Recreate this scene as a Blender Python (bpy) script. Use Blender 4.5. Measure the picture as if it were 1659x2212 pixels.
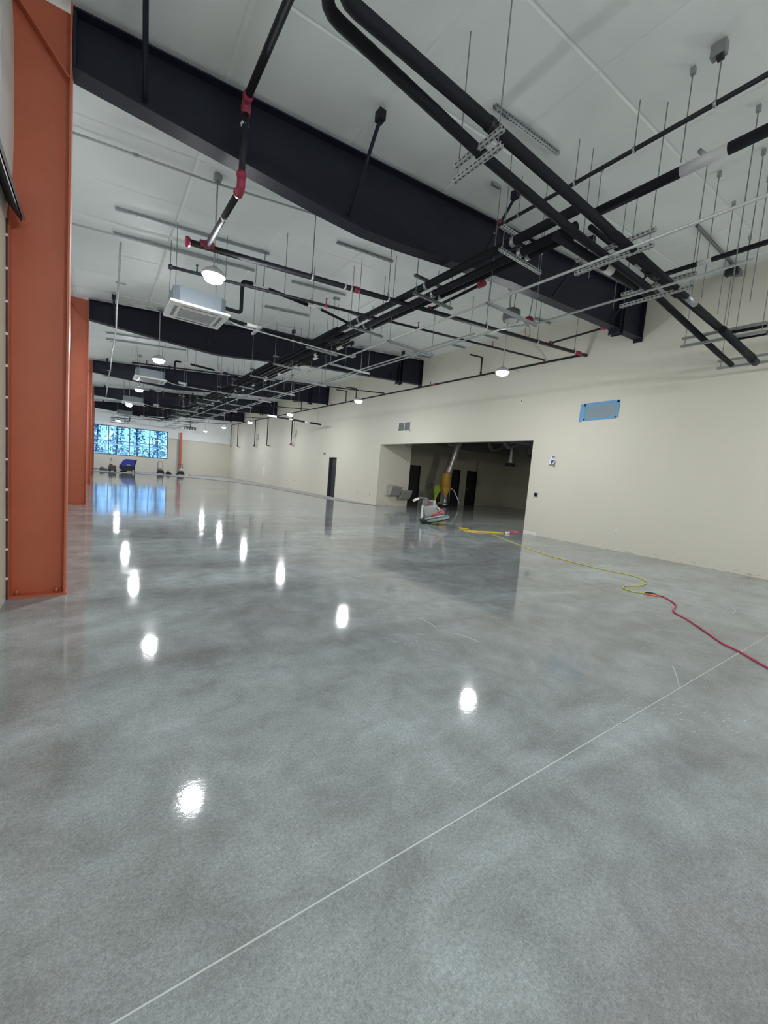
import bpy, bmesh, math, random
from mathutils import Vector, Matrix
for o in list(bpy.data.objects): bpy.data.objects.remove(o)
S = bpy.context.scene
COL = S.collection
PI = math.pi
# ------------------------------------------------------------------ camera
cam = bpy.data.cameras.new('camera')
cam.sensor_fit = 'VERTICAL'; cam.sensor_height = 36.0
cam.lens = 877.2 / 2212 * 36.0
cam.clip_start = 0.02; cam.clip_end = 300
camo = bpy.data.objects.new('camera', cam); COL.objects.link(camo)
R_ = Vector((0.81619455, -0.57199328, 0.08154835)); U_ = Vector((-0.01597896, 0.11874089, 0.99279669)); F_ = Vector((0.57755616, 0.81161831, -0.08777581))
camo.matrix_world = Matrix(((R_.x, U_.x, -F_.x, 0), (R_.y, U_.y, -F_.y, 0), (R_.z, U_.z, -F_.z, 1.36), (0, 0, 0, 1)))
S.camera = camo
# ------------------------------------------------------------------ world, exposure
w = bpy.data.worlds.new('World'); S.world = w; w.use_nodes = True
nt = w.node_tree; bg = nt.nodes['Background']
bg.inputs['Color'].default_value = (0.33, 0.62, 1.0, 1); bg.inputs['Strength'].default_value = 1.3
S.view_settings.view_transform = 'Standard'; S.view_settings.look = 'None'
S.view_settings.gamma = 1; S.view_settings.use_curve_mapping = False
S.view_settings.exposure = 1.0
S.cycles.use_denoising = True
S.cycles.max_bounces = 8; S.cycles.diffuse_bounces = 5; S.cycles.glossy_bounces = 4
S.cycles.sample_clamp_indirect = 6; S.cycles.use_adaptive_sampling = True; S.cycles.adaptive_threshold = 0.035; S.cycles.adaptive_min_samples = 24
LAMP_W = 245.0       # radiance of a lit lens
# ------------------------------------------------------------------ helpers
def lin(h):
    h = h.lstrip('#'); c = [int(h[i:i+2], 16)/255 for i in (0, 2, 4)]
    return tuple(((x/12.92) if x <= 0.04045 else ((x+0.055)/1.055)**2.4) for x in c) + (1,)
MATS = {}
def mat(name, col, rough=0.6, metal=0.0, var=0.12, scale=6.0, bump=0.0, bscale=60.0, emit=0.0, spec=0.5, col2=None, trans=0.0, alpha=1.0):
    if name in MATS: return MATS[name]
    m = bpy.data.materials.new(name); m.use_nodes = True; MATS[name] = m
    t = m.node_tree; b = t.nodes['Principled BSDF']
    c = lin(col) if isinstance(col, str) else col
    tc = t.nodes.new('ShaderNodeTexCoord')
    if var > 0:
        n = t.nodes.new('ShaderNodeTexNoise'); n.inputs['Scale'].default_value = scale; n.inputs['Detail'].default_value = 5
        t.links.new(tc.outputs['Object'], n.inputs['Vector'])
        mx = t.nodes.new('ShaderNodeMix'); mx.data_type = 'RGBA'
        k1, k2 = 1-var, 1+var
        c2 = lin(col2) if col2 else tuple(min(1, x*k2) for x in c[:3])+(1,)
        mx.inputs[6].default_value = tuple(x*k1 for x in c[:3])+(1,) if not col2 else c; mx.inputs[7].default_value = c2
        t.links.new(n.outputs['Fac'], mx.inputs[0]); t.links.new(mx.outputs[2], b.inputs['Base Color'])
    else:
        b.inputs['Base Color'].default_value = c
    b.inputs['Roughness'].default_value = rough; b.inputs['Metallic'].default_value = metal
    b.inputs['Specular IOR Level'].default_value = spec
    if bump > 0:
        n2 = t.nodes.new('ShaderNodeTexNoise'); n2.inputs['Scale'].default_value = bscale; n2.inputs['Detail'].default_value = 4
        t.links.new(tc.outputs['Object'], n2.inputs['Vector'])
        bp = t.nodes.new('ShaderNodeBump'); bp.inputs['Strength'].default_value = bump; bp.inputs['Distance'].default_value = 0.01
        t.links.new(n2.outputs['Fac'], bp.inputs['Height']); t.links.new(bp.outputs['Normal'], b.inputs['Normal'])
    if emit > 0:
        b.inputs['Emission Color'].default_value = c; b.inputs['Emission Strength'].default_value = emit
    if trans > 0: b.inputs['Transmission Weight'].default_value = trans
    return m

def basis(d):
    d = d.normalized(); a = Vector((0, 0, 1)) if abs(d.z) < 0.9 else Vector((1, 0, 0))
    x = d.cross(a).normalized(); return x, d.cross(x).normalized()
def bend(pts, r=0.08, n=4):
    """round the corners of a polyline"""
    P = [Vector(p) for p in pts]; out = [P[0]]
    for i in range(1, len(P)-1):
        a, b, c = P[i-1], P[i], P[i+1]
        k = min(r, (b-a).length*0.45, (c-b).length*0.45)
        s, e = b+(a-b).normalized()*k, b+(c-b).normalized()*k
        for j in range(n+1):
            u = j/n; out.append(s*(1-u)**2+b*2*u*(1-u)+e*u*u)
    out.append(P[-1]); return out
class MB:
    def __init__(s): s.bm = bmesh.new(); s.bv = 0
    def box(s, a, b, bev=0.0, M=None):
        x0, y0, z0 = a; x1, y1, z1 = b
        if x0 > x1: x0, x1 = x1, x0
        if y0 > y1: y0, y1 = y1, y0
        if z0 > z1: z0, z1 = z1, z0
        vs = [s.bm.verts.new(v) for v in ((x0,y0,z0),(x1,y0,z0),(x1,y1,z0),(x0,y1,z0),(x0,y0,z1),(x1,y0,z1),(x1,y1,z1),(x0,y1,z1))]
        fs = [s.bm.faces.new([vs[i] for i in f]) for f in ((0,3,2,1),(4,5,6,7),(0,1,5,4),(1,2,6,5),(2,3,7,6),(3,0,4,7))]
        if bev > 0:
            es = list({e for f in fs for e in f.edges})
            r = bmesh.ops.bevel(s.bm, geom=es, offset=bev, segments=2, affect='EDGES', profile=0.5)
            vs = list({v for f in r['faces'] for v in f.verts} | {v for v in vs if v.is_valid})
        if M is not None:
            for v in vs: v.co = M @ v.co
        return s
    def tube(s, pts, r, seg=10, cap=True):
        P = [Vector(p) for p in pts]; rings = []
        rs = r if isinstance(r, (list, tuple)) else [r]*len(P)
        x = None
        for i, q in enumerate(P):
            if i == 0: d = P[1]-P[0]
            elif i == len(P)-1: d = P[-1]-P[-2]
            else: d = (P[i+1]-q).normalized()+(q-P[i-1]).normalized()
            d = d.normalized()
            if x is None: x, y = basis(d)
            else:
                x = (x-d*x.dot(d)).normalized(); y = d.cross(x)
            rings.append([s.bm.verts.new(q+(x*math.cos(2*PI*k/seg)+y*math.sin(2*PI*k/seg))*rs[i]) for k in range(seg)])
        for A, B in zip(rings, rings[1:]):
            for k in range(seg):
                f = s.bm.faces.new((A[k], A[(k+1)%seg], B[(k+1)%seg], B[k])); f.smooth = seg > 6
        if cap:
            s.bm.faces.new(rings[0][::-1]); s.bm.faces.new(rings[-1])
        return s
    def lathe(s, prof, c=(0,0,0), seg=24, axis='Z', M=None):
        rings = []; c = Vector(c); allv = []
        for r, h in prof:
            if r < 1e-6: ring = [s.bm.verts.new((0, 0, h))]
            else: ring = [s.bm.verts.new((r*math.cos(2*PI*k/seg), r*math.sin(2*PI*k/seg), h)) for k in range(seg)]
            rings.append(ring); allv += ring
        for A, B in zip(rings, rings[1:]):
            for k in range(seg):
                a0, a1 = A[k % len(A)], A[(k+1) % len(A)]; b0, b1 = B[k % len(B)], B[(k+1) % len(B)]
                f = list(dict.fromkeys((a0, a1, b1, b0)))
                if len(f) >= 3:
                    q = s.bm.faces.new(f); q.smooth = True
        for v in allv:
            p = v.co.copy()
            if axis == 'X': p = Vector((p.z, p.x, p.y))
            if axis == 'Y': p = Vector((p.x, p.z, p.y))
            if M is not None: p = M @ p
            v.co = p+c
        return s
    def prism(s, poly, a, b, plane='XZ'):
        """poly of 2-D points, extruded from a to b along the remaining axis"""
        def P(u, v, t): return {'XZ': (u, t, v), 'YZ': (t, u, v), 'XY': (u, v, t)}[plane]
        A = [s.bm.verts.new(P(u, v, a)) for u, v in poly]; B = [s.bm.verts.new(P(u, v, b)) for u, v in poly]
        n = len(poly)
        s.bm.faces.new(A); s.bm.faces.new(B[::-1])
        for k in range(n): s.bm.faces.new((A[k], B[k], B[(k+1)%n], A[(k+1)%n]))
        return s
    def quad(s, *v):
        s.bm.faces.new([s.bm.verts.new(q) for q in v]); return s
    def xf(s, M):
        for v in s.bm.verts: v.co = M @ v.co
        return s
    def build(s, name, m, parent=None, loc=None, keep=False):
        bm = s.bm
        bmesh.ops.recalc_face_normals(bm, faces=bm.faces[:])
        off = Vector((0, 0, 0))
        if parent is not None and not keep:
            off = wloc(parent)
        elif parent is None:
            if loc is None:
                xs = [v.co for v in bm.verts]
                loc = (sum(v.x for v in xs)/len(xs), sum(v.y for v in xs)/len(xs), min(v.z for v in xs))
            off = Vector(loc)
        if off.length: 
            for v in bm.verts: v.co -= off
        me = bpy.data.meshes.new(name); bm.to_mesh(me); bm.free(); me.materials.append(m)
        o = bpy.data.objects.new(name, me); COL.objects.link(o)
        if parent is not None: o.parent = parent
        else: o.location = off
        return o
def wloc(o):
    v = Vector((0, 0, 0))
    while o is not None: v += o.location; o = o.parent
    return v
def thing(name, label, cat, loc, group=None):
    o = bpy.data.objects.new(name, None); o.empty_display_size = 0.1; COL.objects.link(o); o.location = loc
    o['label'] = label; o['category'] = cat
    if group: o['group'] = group
    return o
def tag(o, label, cat, group=None):
    o['label'] = label; o['category'] = cat
    if group: o['group'] = group
    return o
def struct(o): o['kind'] = 'structure'; return o
def dup(o, parent=None):
    c = o.copy(); COL.objects.link(c)
    if parent is not None: c.parent = parent
    for ch in list(o.children): dup(ch, c)
    return c
ORD = ['nearest', 'second', 'third', 'fourth', 'fifth', 'sixth', 'seventh', 'eighth', 'ninth', 'tenth', 'eleventh', 'twelfth', 'thirteenth', 'fourteenth', 'fifteenth', 'sixteenth', 'seventeenth', 'eighteenth', 'nineteenth', 'twentieth']
def zc(x): return 5.10+0.0875*(x+0.24)
XL, XR, YN, YE = -0.645, 10.44, -7.0, 41.4
# ------------------------------------------------------------------ materials
def floor_mat():
    m = bpy.data.materials.new('polished_concrete'); m.use_nodes = True; t = m.node_tree; b = t.nodes['Principled BSDF']
    tc = t.nodes.new('ShaderNodeTexCoord'); geo = t.nodes.new('ShaderNodeNewGeometry')
    def noise(sc, det=6, rough=0.6, vec=None, dist=0.0):
        n = t.nodes.new('ShaderNodeTexNoise'); n.inputs['Scale'].default_value = sc; n.inputs['Detail'].default_value = det
        n.inputs['Roughness'].default_value = rough; n.inputs['Distortion'].default_value = dist
        t.links.new(vec or geo.outputs['Position'], n.inputs['Vector']); return n
    def ramp(src, stops):
        r = t.nodes.new('ShaderNodeValToRGB'); e = r.color_ramp.elements
        e[0].position, e[0].color = stops[0]; e[1].position, e[1].color = stops[-1]
        for p_, c_ in stops[1:-1]:
            q = e.new(p_); q.color = c_
        t.links.new(src, r.inputs['Fac']); return r
    def mix(kind, f, a, bb):
        x = t.nodes.new('ShaderNodeMix'); x.data_type = 'RGBA'; x.blend_type = kind
        if isinstance(f, (int, float)): x.inputs[0].default_value = f
        else: t.links.new(f, x.inputs[0])
        t.links.new(a, x.inputs[6]); t.links.new(bb, x.inputs[7]); return x
    mp = t.nodes.new('ShaderNodeMapping'); mp.inputs['Scale'].default_value = (0.5, 1.5, 1); mp.inputs['Rotation'].default_value = (0, 0, 0.25)
    t.links.new(geo.outputs['Position'], mp.inputs['Vector'])
    g = lambda v, k=(1, 1.0, 1.0): (v*k[0], v*k[1], v*k[2], 1)
    big = ramp(noise(0.55, 8, 0.62, mp.outputs['Vector'], 0.6).outputs['Fac'], [(0.3, g(0.195, (0.97, 0.985, 1.0))), (0.5, g(0.28, (0.88, 0.98, 1.01))), (0.7, g(0.40, (0.86, 0.975, 1.03)))])
    mid = ramp(noise(2.6, 9, 0.72, None, 0.4).outputs['Fac'], [(0.3, g(0.74, (1.02, 1, 0.96))), (0.7, g(1.28))])
    fine = ramp(noise(75, 4, 0.75).outputs['Fac'], [(0.32, g(0.74)), (0.68, g(1.27))])
    grit = ramp(noise(190, 3, 0.7).outputs['Fac'], [(0.3, g(0.72)), (0.7, g(1.28))])
    c = mix('MULTIPLY', 1.0, big.outputs['Color'], mid.outputs['Color'])
    c = mix('MULTIPLY', 0.8, c.outputs[2], fine.outputs['Color'])
    c = mix('MULTIPLY', 0.8, c.outputs[2], grit.outputs['Color'])
    v = t.nodes.new('ShaderNodeTexVoronoi'); v.inputs['Scale'].default_value = 22; t.links.new(geo.outputs['Position'], v.inputs['Vector'])
    spk = ramp(v.outputs['Distance'], [(0.0, (1, 1, 1, 1)), (0.055, (0, 0, 0, 1))])
    white = t.nodes.new('ShaderNodeRGB'); white.outputs[0].default_value = (0.5, 0.5, 0.48, 1)
    sel = ramp(noise(3.1, 2).outputs['Fac'], [(0.56, (0, 0, 0, 1)), (0.64, (0.6, 0.6, 0.6, 1))])
    sp = mix('MULTIPLY', 1.0, spk.outputs['Color'], sel.outputs['Color'])
    c = mix('MIX', sp.outputs[2], c.outputs[2], white.outputs[0])
    t.links.new(c.outputs[2], b.inputs['Base Color'])
    rr = ramp(noise(1.4, 6, 0.7, mp.outputs['Vector']).outputs['Fac'], [(0.3, g(0.035)), (0.7, g(0.095))])
    t.links.new(rr.outputs['Color'], b.inputs['Roughness'])
    b.inputs['Specular IOR Level'].default_value = 0.36
    bp = t.nodes.new('ShaderNodeBump'); bp.inputs['Strength'].default_value = 0.02; bp.inputs['Distance'].default_value = 0.01
    t.links.new(noise(45, 3).outputs['Fac'], bp.inputs['Height']); t.links.new(bp.outputs['Normal'], b.inputs['Normal'])
    return m
M_FLOOR = floor_mat()
def wall_mat():
    m = bpy.data.materials.new('cream_drywall'); m.use_nodes = True; t = m.node_tree; b = t.nodes['Principled BSDF']
    geo = t.nodes.new('ShaderNodeNewGeometry'); sx = t.nodes.new('ShaderNodeSeparateXYZ'); t.links.new(geo.outputs['Position'], sx.inputs[0])
    n = t.nodes.new('ShaderNodeTexNoise'); n.inputs['Scale'].default_value = 0.7; n.inputs['Detail'].default_value = 6; t.links.new(geo.outputs['Position'], n.inputs['Vector'])
    r = t.nodes.new('ShaderNodeValToRGB'); r.color_ramp.elements[0].color = (0.65, 0.625, 0.54, 1); r.color_ramp.elements[1].color = (0.71, 0.685, 0.60, 1)
    t.links.new(n.outputs['Fac'], r.inputs['Fac'])
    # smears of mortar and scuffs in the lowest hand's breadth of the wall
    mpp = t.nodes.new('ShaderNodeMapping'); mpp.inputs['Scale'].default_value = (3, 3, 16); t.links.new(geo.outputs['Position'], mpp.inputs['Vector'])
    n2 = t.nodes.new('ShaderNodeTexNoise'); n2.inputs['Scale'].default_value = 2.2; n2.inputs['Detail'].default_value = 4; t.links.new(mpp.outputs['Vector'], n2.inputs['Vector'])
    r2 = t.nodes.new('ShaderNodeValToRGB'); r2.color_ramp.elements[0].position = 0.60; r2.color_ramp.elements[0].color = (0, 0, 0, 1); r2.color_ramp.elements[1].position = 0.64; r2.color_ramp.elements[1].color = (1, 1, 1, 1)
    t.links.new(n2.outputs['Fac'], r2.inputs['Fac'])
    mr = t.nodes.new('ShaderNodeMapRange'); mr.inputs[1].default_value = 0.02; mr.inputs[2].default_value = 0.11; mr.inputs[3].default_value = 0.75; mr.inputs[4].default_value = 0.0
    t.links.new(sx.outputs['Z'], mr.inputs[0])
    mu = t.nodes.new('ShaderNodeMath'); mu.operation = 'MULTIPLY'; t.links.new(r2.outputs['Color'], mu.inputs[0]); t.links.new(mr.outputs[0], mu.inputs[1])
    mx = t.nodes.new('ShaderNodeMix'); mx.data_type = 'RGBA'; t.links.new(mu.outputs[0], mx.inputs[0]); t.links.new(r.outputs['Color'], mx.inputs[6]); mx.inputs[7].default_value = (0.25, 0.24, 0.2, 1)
    t.links.new(mx.outputs[2], b.inputs['Base Color'])
    b.inputs['Roughness'].default_value = 0.7; b.inputs['Specular IOR Level'].default_value = 0.3
    n3 = t.nodes.new('ShaderNodeTexNoise'); n3.inputs['Scale'].default_value = 90; t.links.new(geo.outputs['Position'], n3.inputs['Vector'])
    bp = t.nodes.new('ShaderNodeBump'); bp.inputs['Strength'].default_value = 0.15; bp.inputs['Distance'].default_value = 0.006
    t.links.new(n3.outputs['Fac'], bp.inputs['Height']); t.links.new(bp.outputs['Normal'], b.inputs['Normal'])
    return m
M_WALL = wall_mat()
M_INS = mat('white_insulation_facing', (0.82, 0.86, 0.855, 1), 0.5, var=0.05, scale=1.6, bump=0.3, bscale=7)
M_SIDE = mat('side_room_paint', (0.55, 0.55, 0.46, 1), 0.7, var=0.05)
M_DUST = mat('dusty_unpolished_concrete', (0.40, 0.39, 0.40, 1), 0.75, var=0.2, scale=2.5, bump=0.1)
M_WHITE = mat('chalk_white', (0.50, 0.53, 0.53, 1), 0.8, var=0.15, scale=25)
M_RUST = mat('red_oxide_primer', (0.50, 0.128, 0.066, 1), 0.42, var=0.12, scale=3.0, bump=0.05, bscale=120)
M_NAVY = mat('dark_navy_steel_paint', (0.010, 0.012, 0.026, 1), 0.55, var=0.2, scale=3, spec=0.35, bump=0.05, bscale=150)
M_BLACK = mat('black_foam_insulation', (0.009, 0.011, 0.015, 1), 0.75, var=0.25, scale=9, spec=0.25)
M_BPIPE = mat('black_steel_pipe', (0.014, 0.016, 0.022, 1), 0.5, var=0.2, scale=9, spec=0.35)
M_RED = mat('red_fitting_paint', (0.33, 0.03, 0.075, 1), 0.45, var=0.15)
M_GALV = mat('galvanised_steel', (0.36, 0.39, 0.40, 1), 0.42, 0.75, var=0.15, scale=14)
M_ROD = mat('zinc_threaded_rod', (0.22, 0.24, 0.25, 1), 0.5, 0.5, var=0.1)
M_EMT = mat('pale_emt_conduit', (0.48, 0.50, 0.50, 1), 0.4, 0.35, var=0.06)
M_WPLAS = mat('white_plastic', (0.80, 0.80, 0.78, 1), 0.4, var=0.03)
M_GREY = mat('grey_plastic', (0.22, 0.23, 0.24, 1), 0.5, var=0.06)
M_LGREY = mat('light_grey_plastic', (0.50, 0.51, 0.52, 1), 0.5, var=0.05)
M_CASS = mat('shaded_cassette_metal', (0.24, 0.28, 0.32, 1), 0.45, 0.2, var=0.06)  # shade of the backlit body put into the cassette colour
M_DARK = mat('near_black_plastic', (0.015, 0.016, 0.02, 1), 0.5, var=0.1)
M_STEEL = mat('brushed_stainless', (0.48, 0.48, 0.46, 1), 0.45, 0.45, var=0.08)
M_SILVER = mat('silver_foil_duct', (0.62, 0.63, 0.64, 1), 0.3, 0.7, var=0.15, scale=10, bump=0.4, bscale=30)
M_YEL = mat('yellow_machine_paint', (0.82, 0.45, 0.07, 1), 0.45, var=0.08)
M_HIVIS = mat('hi_vis_yellow_cloth', (0.66, 0.95, 0.10, 1), 0.8, var=0.12, scale=14, bump=0.3, bscale=40)
M_DOORD = mat('dark_blue_grey_door', (0.022, 0.026, 0.045, 1), 0.5, var=0.1)
M_DOORB = mat('dark_brown_door', (0.045, 0.042, 0.05, 1), 0.5, var=0.1)
M_BLUE = mat('royal_blue_machine_hood', (0.02, 0.03, 0.42, 1), 0.35, var=0.08)
M_TAPE = mat('blue_masking_tape', (0.13, 0.33, 0.58, 1), 0.6, var=0.12, scale=12)
M_FILM = mat('grey_blue_filter_film', (0.22, 0.29, 0.34, 1), 0.6, var=0.15, scale=30)
M_YCORD = mat('yellow_cord_jacket', (0.62, 0.58, 0.10, 1), 0.5, var=0.08)
M_YCORD2 = mat('deep_yellow_cord_jacket', (0.72, 0.50, 0.02, 1), 0.5, var=0.08)
M_RCORD = mat('pink_red_cord_jacket', (0.50, 0.03, 0.10, 1), 0.45, var=0.08)
M_ORANGE = mat('orange_plug', (0.7, 0.2, 0.06, 1), 0.5, var=0.06)
M_PAPER = mat('white_paper', (0.80, 0.80, 0.84, 1), 0.8, var=0.03)
M_INK = mat('grey_ink', (0.10, 0.10, 0.12, 1), 0.8, var=0.0)
M_BINK = mat('blue_ink', (0.04, 0.05, 0.35, 1), 0.7, var=0.0)
M_KRAFT = mat('dull_grey_card', (0.25, 0.25, 0.22, 1), 0.8, var=0.06)  # dull grey of the card back and the dust ridge
M_LENS = mat('lit_lamp_lens', (0.96, 0.985, 1.0, 1), 0.4, var=0.0, emit=LAMP_W)
M_OFFLENS = mat('unlit_lamp_lens', (0.75, 0.77, 0.8, 1), 0.4, var=0.0)
M_FRAME = mat('grey_window_frame', (0.09, 0.13, 0.18, 1), 0.45, var=0.05)
M_REDSTEEL = mat('bright_red_primer', (0.50, 0.09, 0.05, 1), 0.45, var=0.1)
M_CLEARY = mat('machine_casting_grey', (0.34, 0.35, 0.35, 1), 0.4, 0.3, var=0.35, scale=12)
M_PINK = mat('faded_red_machine_paint', (0.45, 0.10, 0.13, 1), 0.45, var=0.12)
M_TEALPAD = mat('grey_green_disc_guard', (0.22, 0.30, 0.29, 1), 0.5, var=0.15)
M_CARPET = mat('dark_green_grey_floor', (0.05, 0.06, 0.055, 1), 0.8, var=0.3, scale=8)
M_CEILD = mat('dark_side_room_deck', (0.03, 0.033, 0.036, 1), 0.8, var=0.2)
M_TRUNK = mat('grey_brown_tree_bark', (0.06, 0.06, 0.055, 1), 0.9, var=0.3)
M_LEAF = mat('blue_green_winter_foliage', (0.19, 0.28, 0.28, 1), 0.8, var=0.4, scale=2)
M_GRASS = mat('outdoor_pavement', (0.30, 0.33, 0.35, 1), 0.9, var=0.2)
M_FENCE = mat('white_outdoor_railing', (0.85, 0.88, 0.9, 1), 0.5, var=0.03)
M_GLASS = bpy.data.materials.new('window_glass'); M_GLASS.use_nodes = True
_t = M_GLASS.node_tree; _t.nodes.clear(); _o = _t.nodes.new('ShaderNodeOutputMaterial'); _a = _t.nodes.new('ShaderNodeBsdfTransparent'); _g = _t.nodes.new('ShaderNodeBsdfGlossy'); _m = _t.nodes.new('ShaderNodeMixShader')
_a.inputs[0].default_value = (0.78, 0.9, 1.0, 1); _g.inputs['Roughness'].default_value = 0.02; _m.inputs[0].default_value = 0.06
_t.links.new(_a.outputs[0], _m.inputs[1]); _t.links.new(_g.outputs[0], _m.inputs[2]); _t.links.new(_m.outputs[0], _o.inputs[0])
# =================================================================== STRUCTURE
JY = 1.02
fl = struct(MB().box((XL-0.2, JY+0.0035, -0.15), (XR+0.2, YE+0.2, 0)).build('floor', M_FLOOR))
MB().box((XL-0.2, YN-0.2, -0.15), (XR+0.2, JY-0.0035, 0)).build('concrete_slab', M_FLOOR, fl)
MB().box((XL, JY-0.0035, -0.15), (XR, JY+0.0035, -0.0015)).build('joint_filler', M_WHITE, fl)
# matte unpolished strip along the far and right-hand walls
out = [(-0.011, 33.554), (2.566, 35.942), (4.808, 33.935), (6.666, 33.516), (8.182, 31.398), (9.169, 28.008), (8.864, 22.147), (8.893, 17.523), (9.735, 16.328), (10.174, 15.106)]
MB().prism([(-0.62, 36.0)]+[q for q in out if q[1] < 36][0:0]+[(1.5, 36.3), (4.2, 35.6), (6.6, 33.9), (8.3, 31.2), (9.1, 27.6), (9.25, 22.8), (9.3, 18.6), (9.7, 16.5), (10.43, 15.1), (10.43, 41.39), (-0.62, 41.39)], 0.0, 0.002, 'XY').build('unpolished_strip', M_DUST, fl)
ridge = [(-0.6, 36.0), (1.5, 36.3), (4.2, 35.6), (6.6, 33.9), (8.3, 31.2), (9.1, 27.6), (9.25, 22.8), (9.3, 18.6), (9.7, 16.5), (10.35, 15.1)]
MB().tube([(x, y, 0.004) for x, y in ridge], 0.02, 6).build('dust_ridge', M_KRAFT, fl)
M_SCUFF = mat('pale_concrete_dust', (0.36, 0.40, 0.41, 1), 0.7, var=0.2, scale=30)
# scuffs left by the polishing pads
def scuff(pts, wd):
    b = MB(); n = len(pts)
    P = [Vector((x, y, 0.0006)) for x, y, *_ in pts]; L = []; Rr = []
    for i, q in enumerate(P):
        d = (P[min(i+1, n-1)]-P[max(i-1, 0)]).normalized(); s = Vector((-d.y, d.x, 0))*wd*(0.35+0.65*math.sin(PI*(i+0.5)/n))
        L.append(b.bm.verts.new(q+s)); Rr.append(b.bm.verts.new(q-s))
    for i in range(n-1): b.bm.faces.new((L[i], L[i+1], Rr[i+1], Rr[i]))
    b.build('scuff_mark', M_SCUFF, fl)
scuff([(2.564, 2.958, 0.0), (2.614, 2.883, 0.0), (2.616, 2.763, 0.0), (2.597, 2.657, 0.0)], 0.007)
scuff([(2.612, 2.519, -0.0), (2.678, 2.456, 0.0), (2.71, 2.363, 0.0), (2.726, 2.248, 0.0)], 0.008)
scuff([(3.909, 1.213, 0.0), (3.753, 1.133, 0.0), (3.479, 1.014, 0.0)], 0.005)
scuff([(6.901, 1.685, 0.0), (6.921, 1.577, 0.0), (6.762, 1.504, 0.0), (6.575, 1.504, 0.0), (6.303, 1.594, 0.0)], 0.006)
scuff([(2.303, 4.514, 0.0), (2.62, 4.485, 0.0), (3.074, 4.52, 0.0)], 0.008)
scuff([(4.316, 2.766, 0.0), (4.388, 2.342, 0.0), (4.386, 1.844, 0.0)], 0.006)

def dust(c, rx, ry, ang, n, seed):
    random.seed(seed); b = MB()
    for k in range(n):
        r_, a = random.random()**0.6, random.uniform(0, 2*PI)
        x, y = rx*r_*math.cos(a), ry*r_*math.sin(a); l_, w_ = random.uniform(0.004, 0.022), random.uniform(0.001, 0.004)
        th = ang+random.uniform(-0.5, 0.5); q = Vector((c[0]+x*math.cos(ang)-y*math.sin(ang), c[1]+x*math.sin(ang)+y*math.cos(ang), 0.0005)); d = Vector((math.cos(th), math.sin(th), 0)); e = Vector((-d.y, d.x, 0))
        b.bm.faces.new([b.bm.verts.new(q+v) for v in (d*l_, e*w_, -d*l_, -e*w_)])
    o = b.build('dust_patch', M_SCUFF, fl); o['kind'] = 'stuff'
for k, (c, rx, ry, ang, n) in enumerate((((2.239, 2.485, 0.0), 0.35, 0.16, -0.9, 160), ((2.249, 3.212, 0.0), 0.3, 0.12, -0.9, 60), ((2.945, 0.955, 0.0), 0.6, 0.25, -0.5, 120), ((2.942, 7.204, 0.0), 0.7, 0.5, -0.4, 120), ((6.545, 1.59, 0.0), 0.35, 0.15, -0.6, 60), ((2.485, 4.748, 0.0), 0.8, 0.1, 0.4, 80), ((-0.094, 4.808, -0.0), 0.25, 0.12, 0.2, 60))):
    dust(c, rx, ry, ang, n, 30+k)
# ceiling: one strip of insulation per roll, pinched at the purlins and at the seams
ce = struct(MB().box((XL-0.2, YN-0.2, 6.45), (XR+0.2, YE+0.2, 6.5)).build('ceiling', M_INS))
random.seed(4)
npan = 40; wpan = (YE+0.2-(YN-0.2))/npan
for k in range(npan):
    y0 = YN-0.2+k*wpan; b = MB(); V = []; ph = random.random()*6
    xs = [XL-0.2]
    for q in range(8):
        px_ = 0.4+1.5*q-0.9
        for d_ in (-0.03, 0, 0.03, 0.35, 0.75, 1.1):
            if xs[-1]+0.01 < px_+d_ < XR+0.2: xs.append(px_+d_)
    xs.append(XR+0.2); vs_ = (0, 0.018, 0.2, 0.5, 0.8, 0.982, 1); nx, ny = len(xs)-1, len(vs_)-1
    for x in xs:
        row = []; u = (x+0.5)/1.5 % 1; pin = 1-(abs(u-0.5)*2)**4
        crease = 0.012 if min(u, 1-u) < 0.005 else 0.0
        for v in vs_:
            seam = 1-abs(v-0.5)*2
            sag = 0.016*pin*(0.4+0.6*min(1, seam*3))+0.003*math.sin(5*v+ph+x*1.7)
            row.append(b.bm.verts.new((x, y0+v*wpan, zc(x)+0.045-sag+max(crease, 0.014 if v in (0, 1) else 0))))
        V.append(row)
    for i in range(nx):
        for j in range(ny):
            f = b.bm.faces.new((V[i][j], V[i][j+1], V[i+1][j+1], V[i+1][j])); f.smooth = False
    T = [[b.bm.verts.new((v.co.x, v.co.y, zc(v.co.x)+0.09)) for v in (row[0], row[-1])] for row in V]
    for i in range(nx):
        b.bm.faces.new((T[i][0], T[i+1][0], T[i+1][1], T[i][1]))
        b.bm.faces.new((V[i][0], V[i+1][0], T[i+1][0], T[i][0])); b.bm.faces.new((V[i][ny], T[i][1], T[i+1][1], V[i+1][ny]))
    b.build('insulation_panel', M_INS, ce)

# right wall with the big opening and the narrow doorway
OY0, OY1, OZ = 7.42, 15.37, 2.77
DY0, DY1, DZ = 19.42, 20.31, 2.15
wt = 0.2
b = MB()
for (y0, y1, z0, z1) in ((YN-0.2, OY0, 0, 6.45), (OY0, OY1, OZ, 6.45), (OY1, DY0, 0, 6.45), (DY0, DY1, DZ, 6.45), (DY1, YE+0.2, 0, 6.45)):
    b.box((XR, y0, z0), (XR+wt, y1, z1))
wr = struct(b.build('wall_right', M_WALL))
MB().box((XR-0.012, OY0-0.45, 0.0), (XR, OY0-0.005, 0.09), 0.003).build('baseboard_offcut', M_WPLAS, wr)
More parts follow.
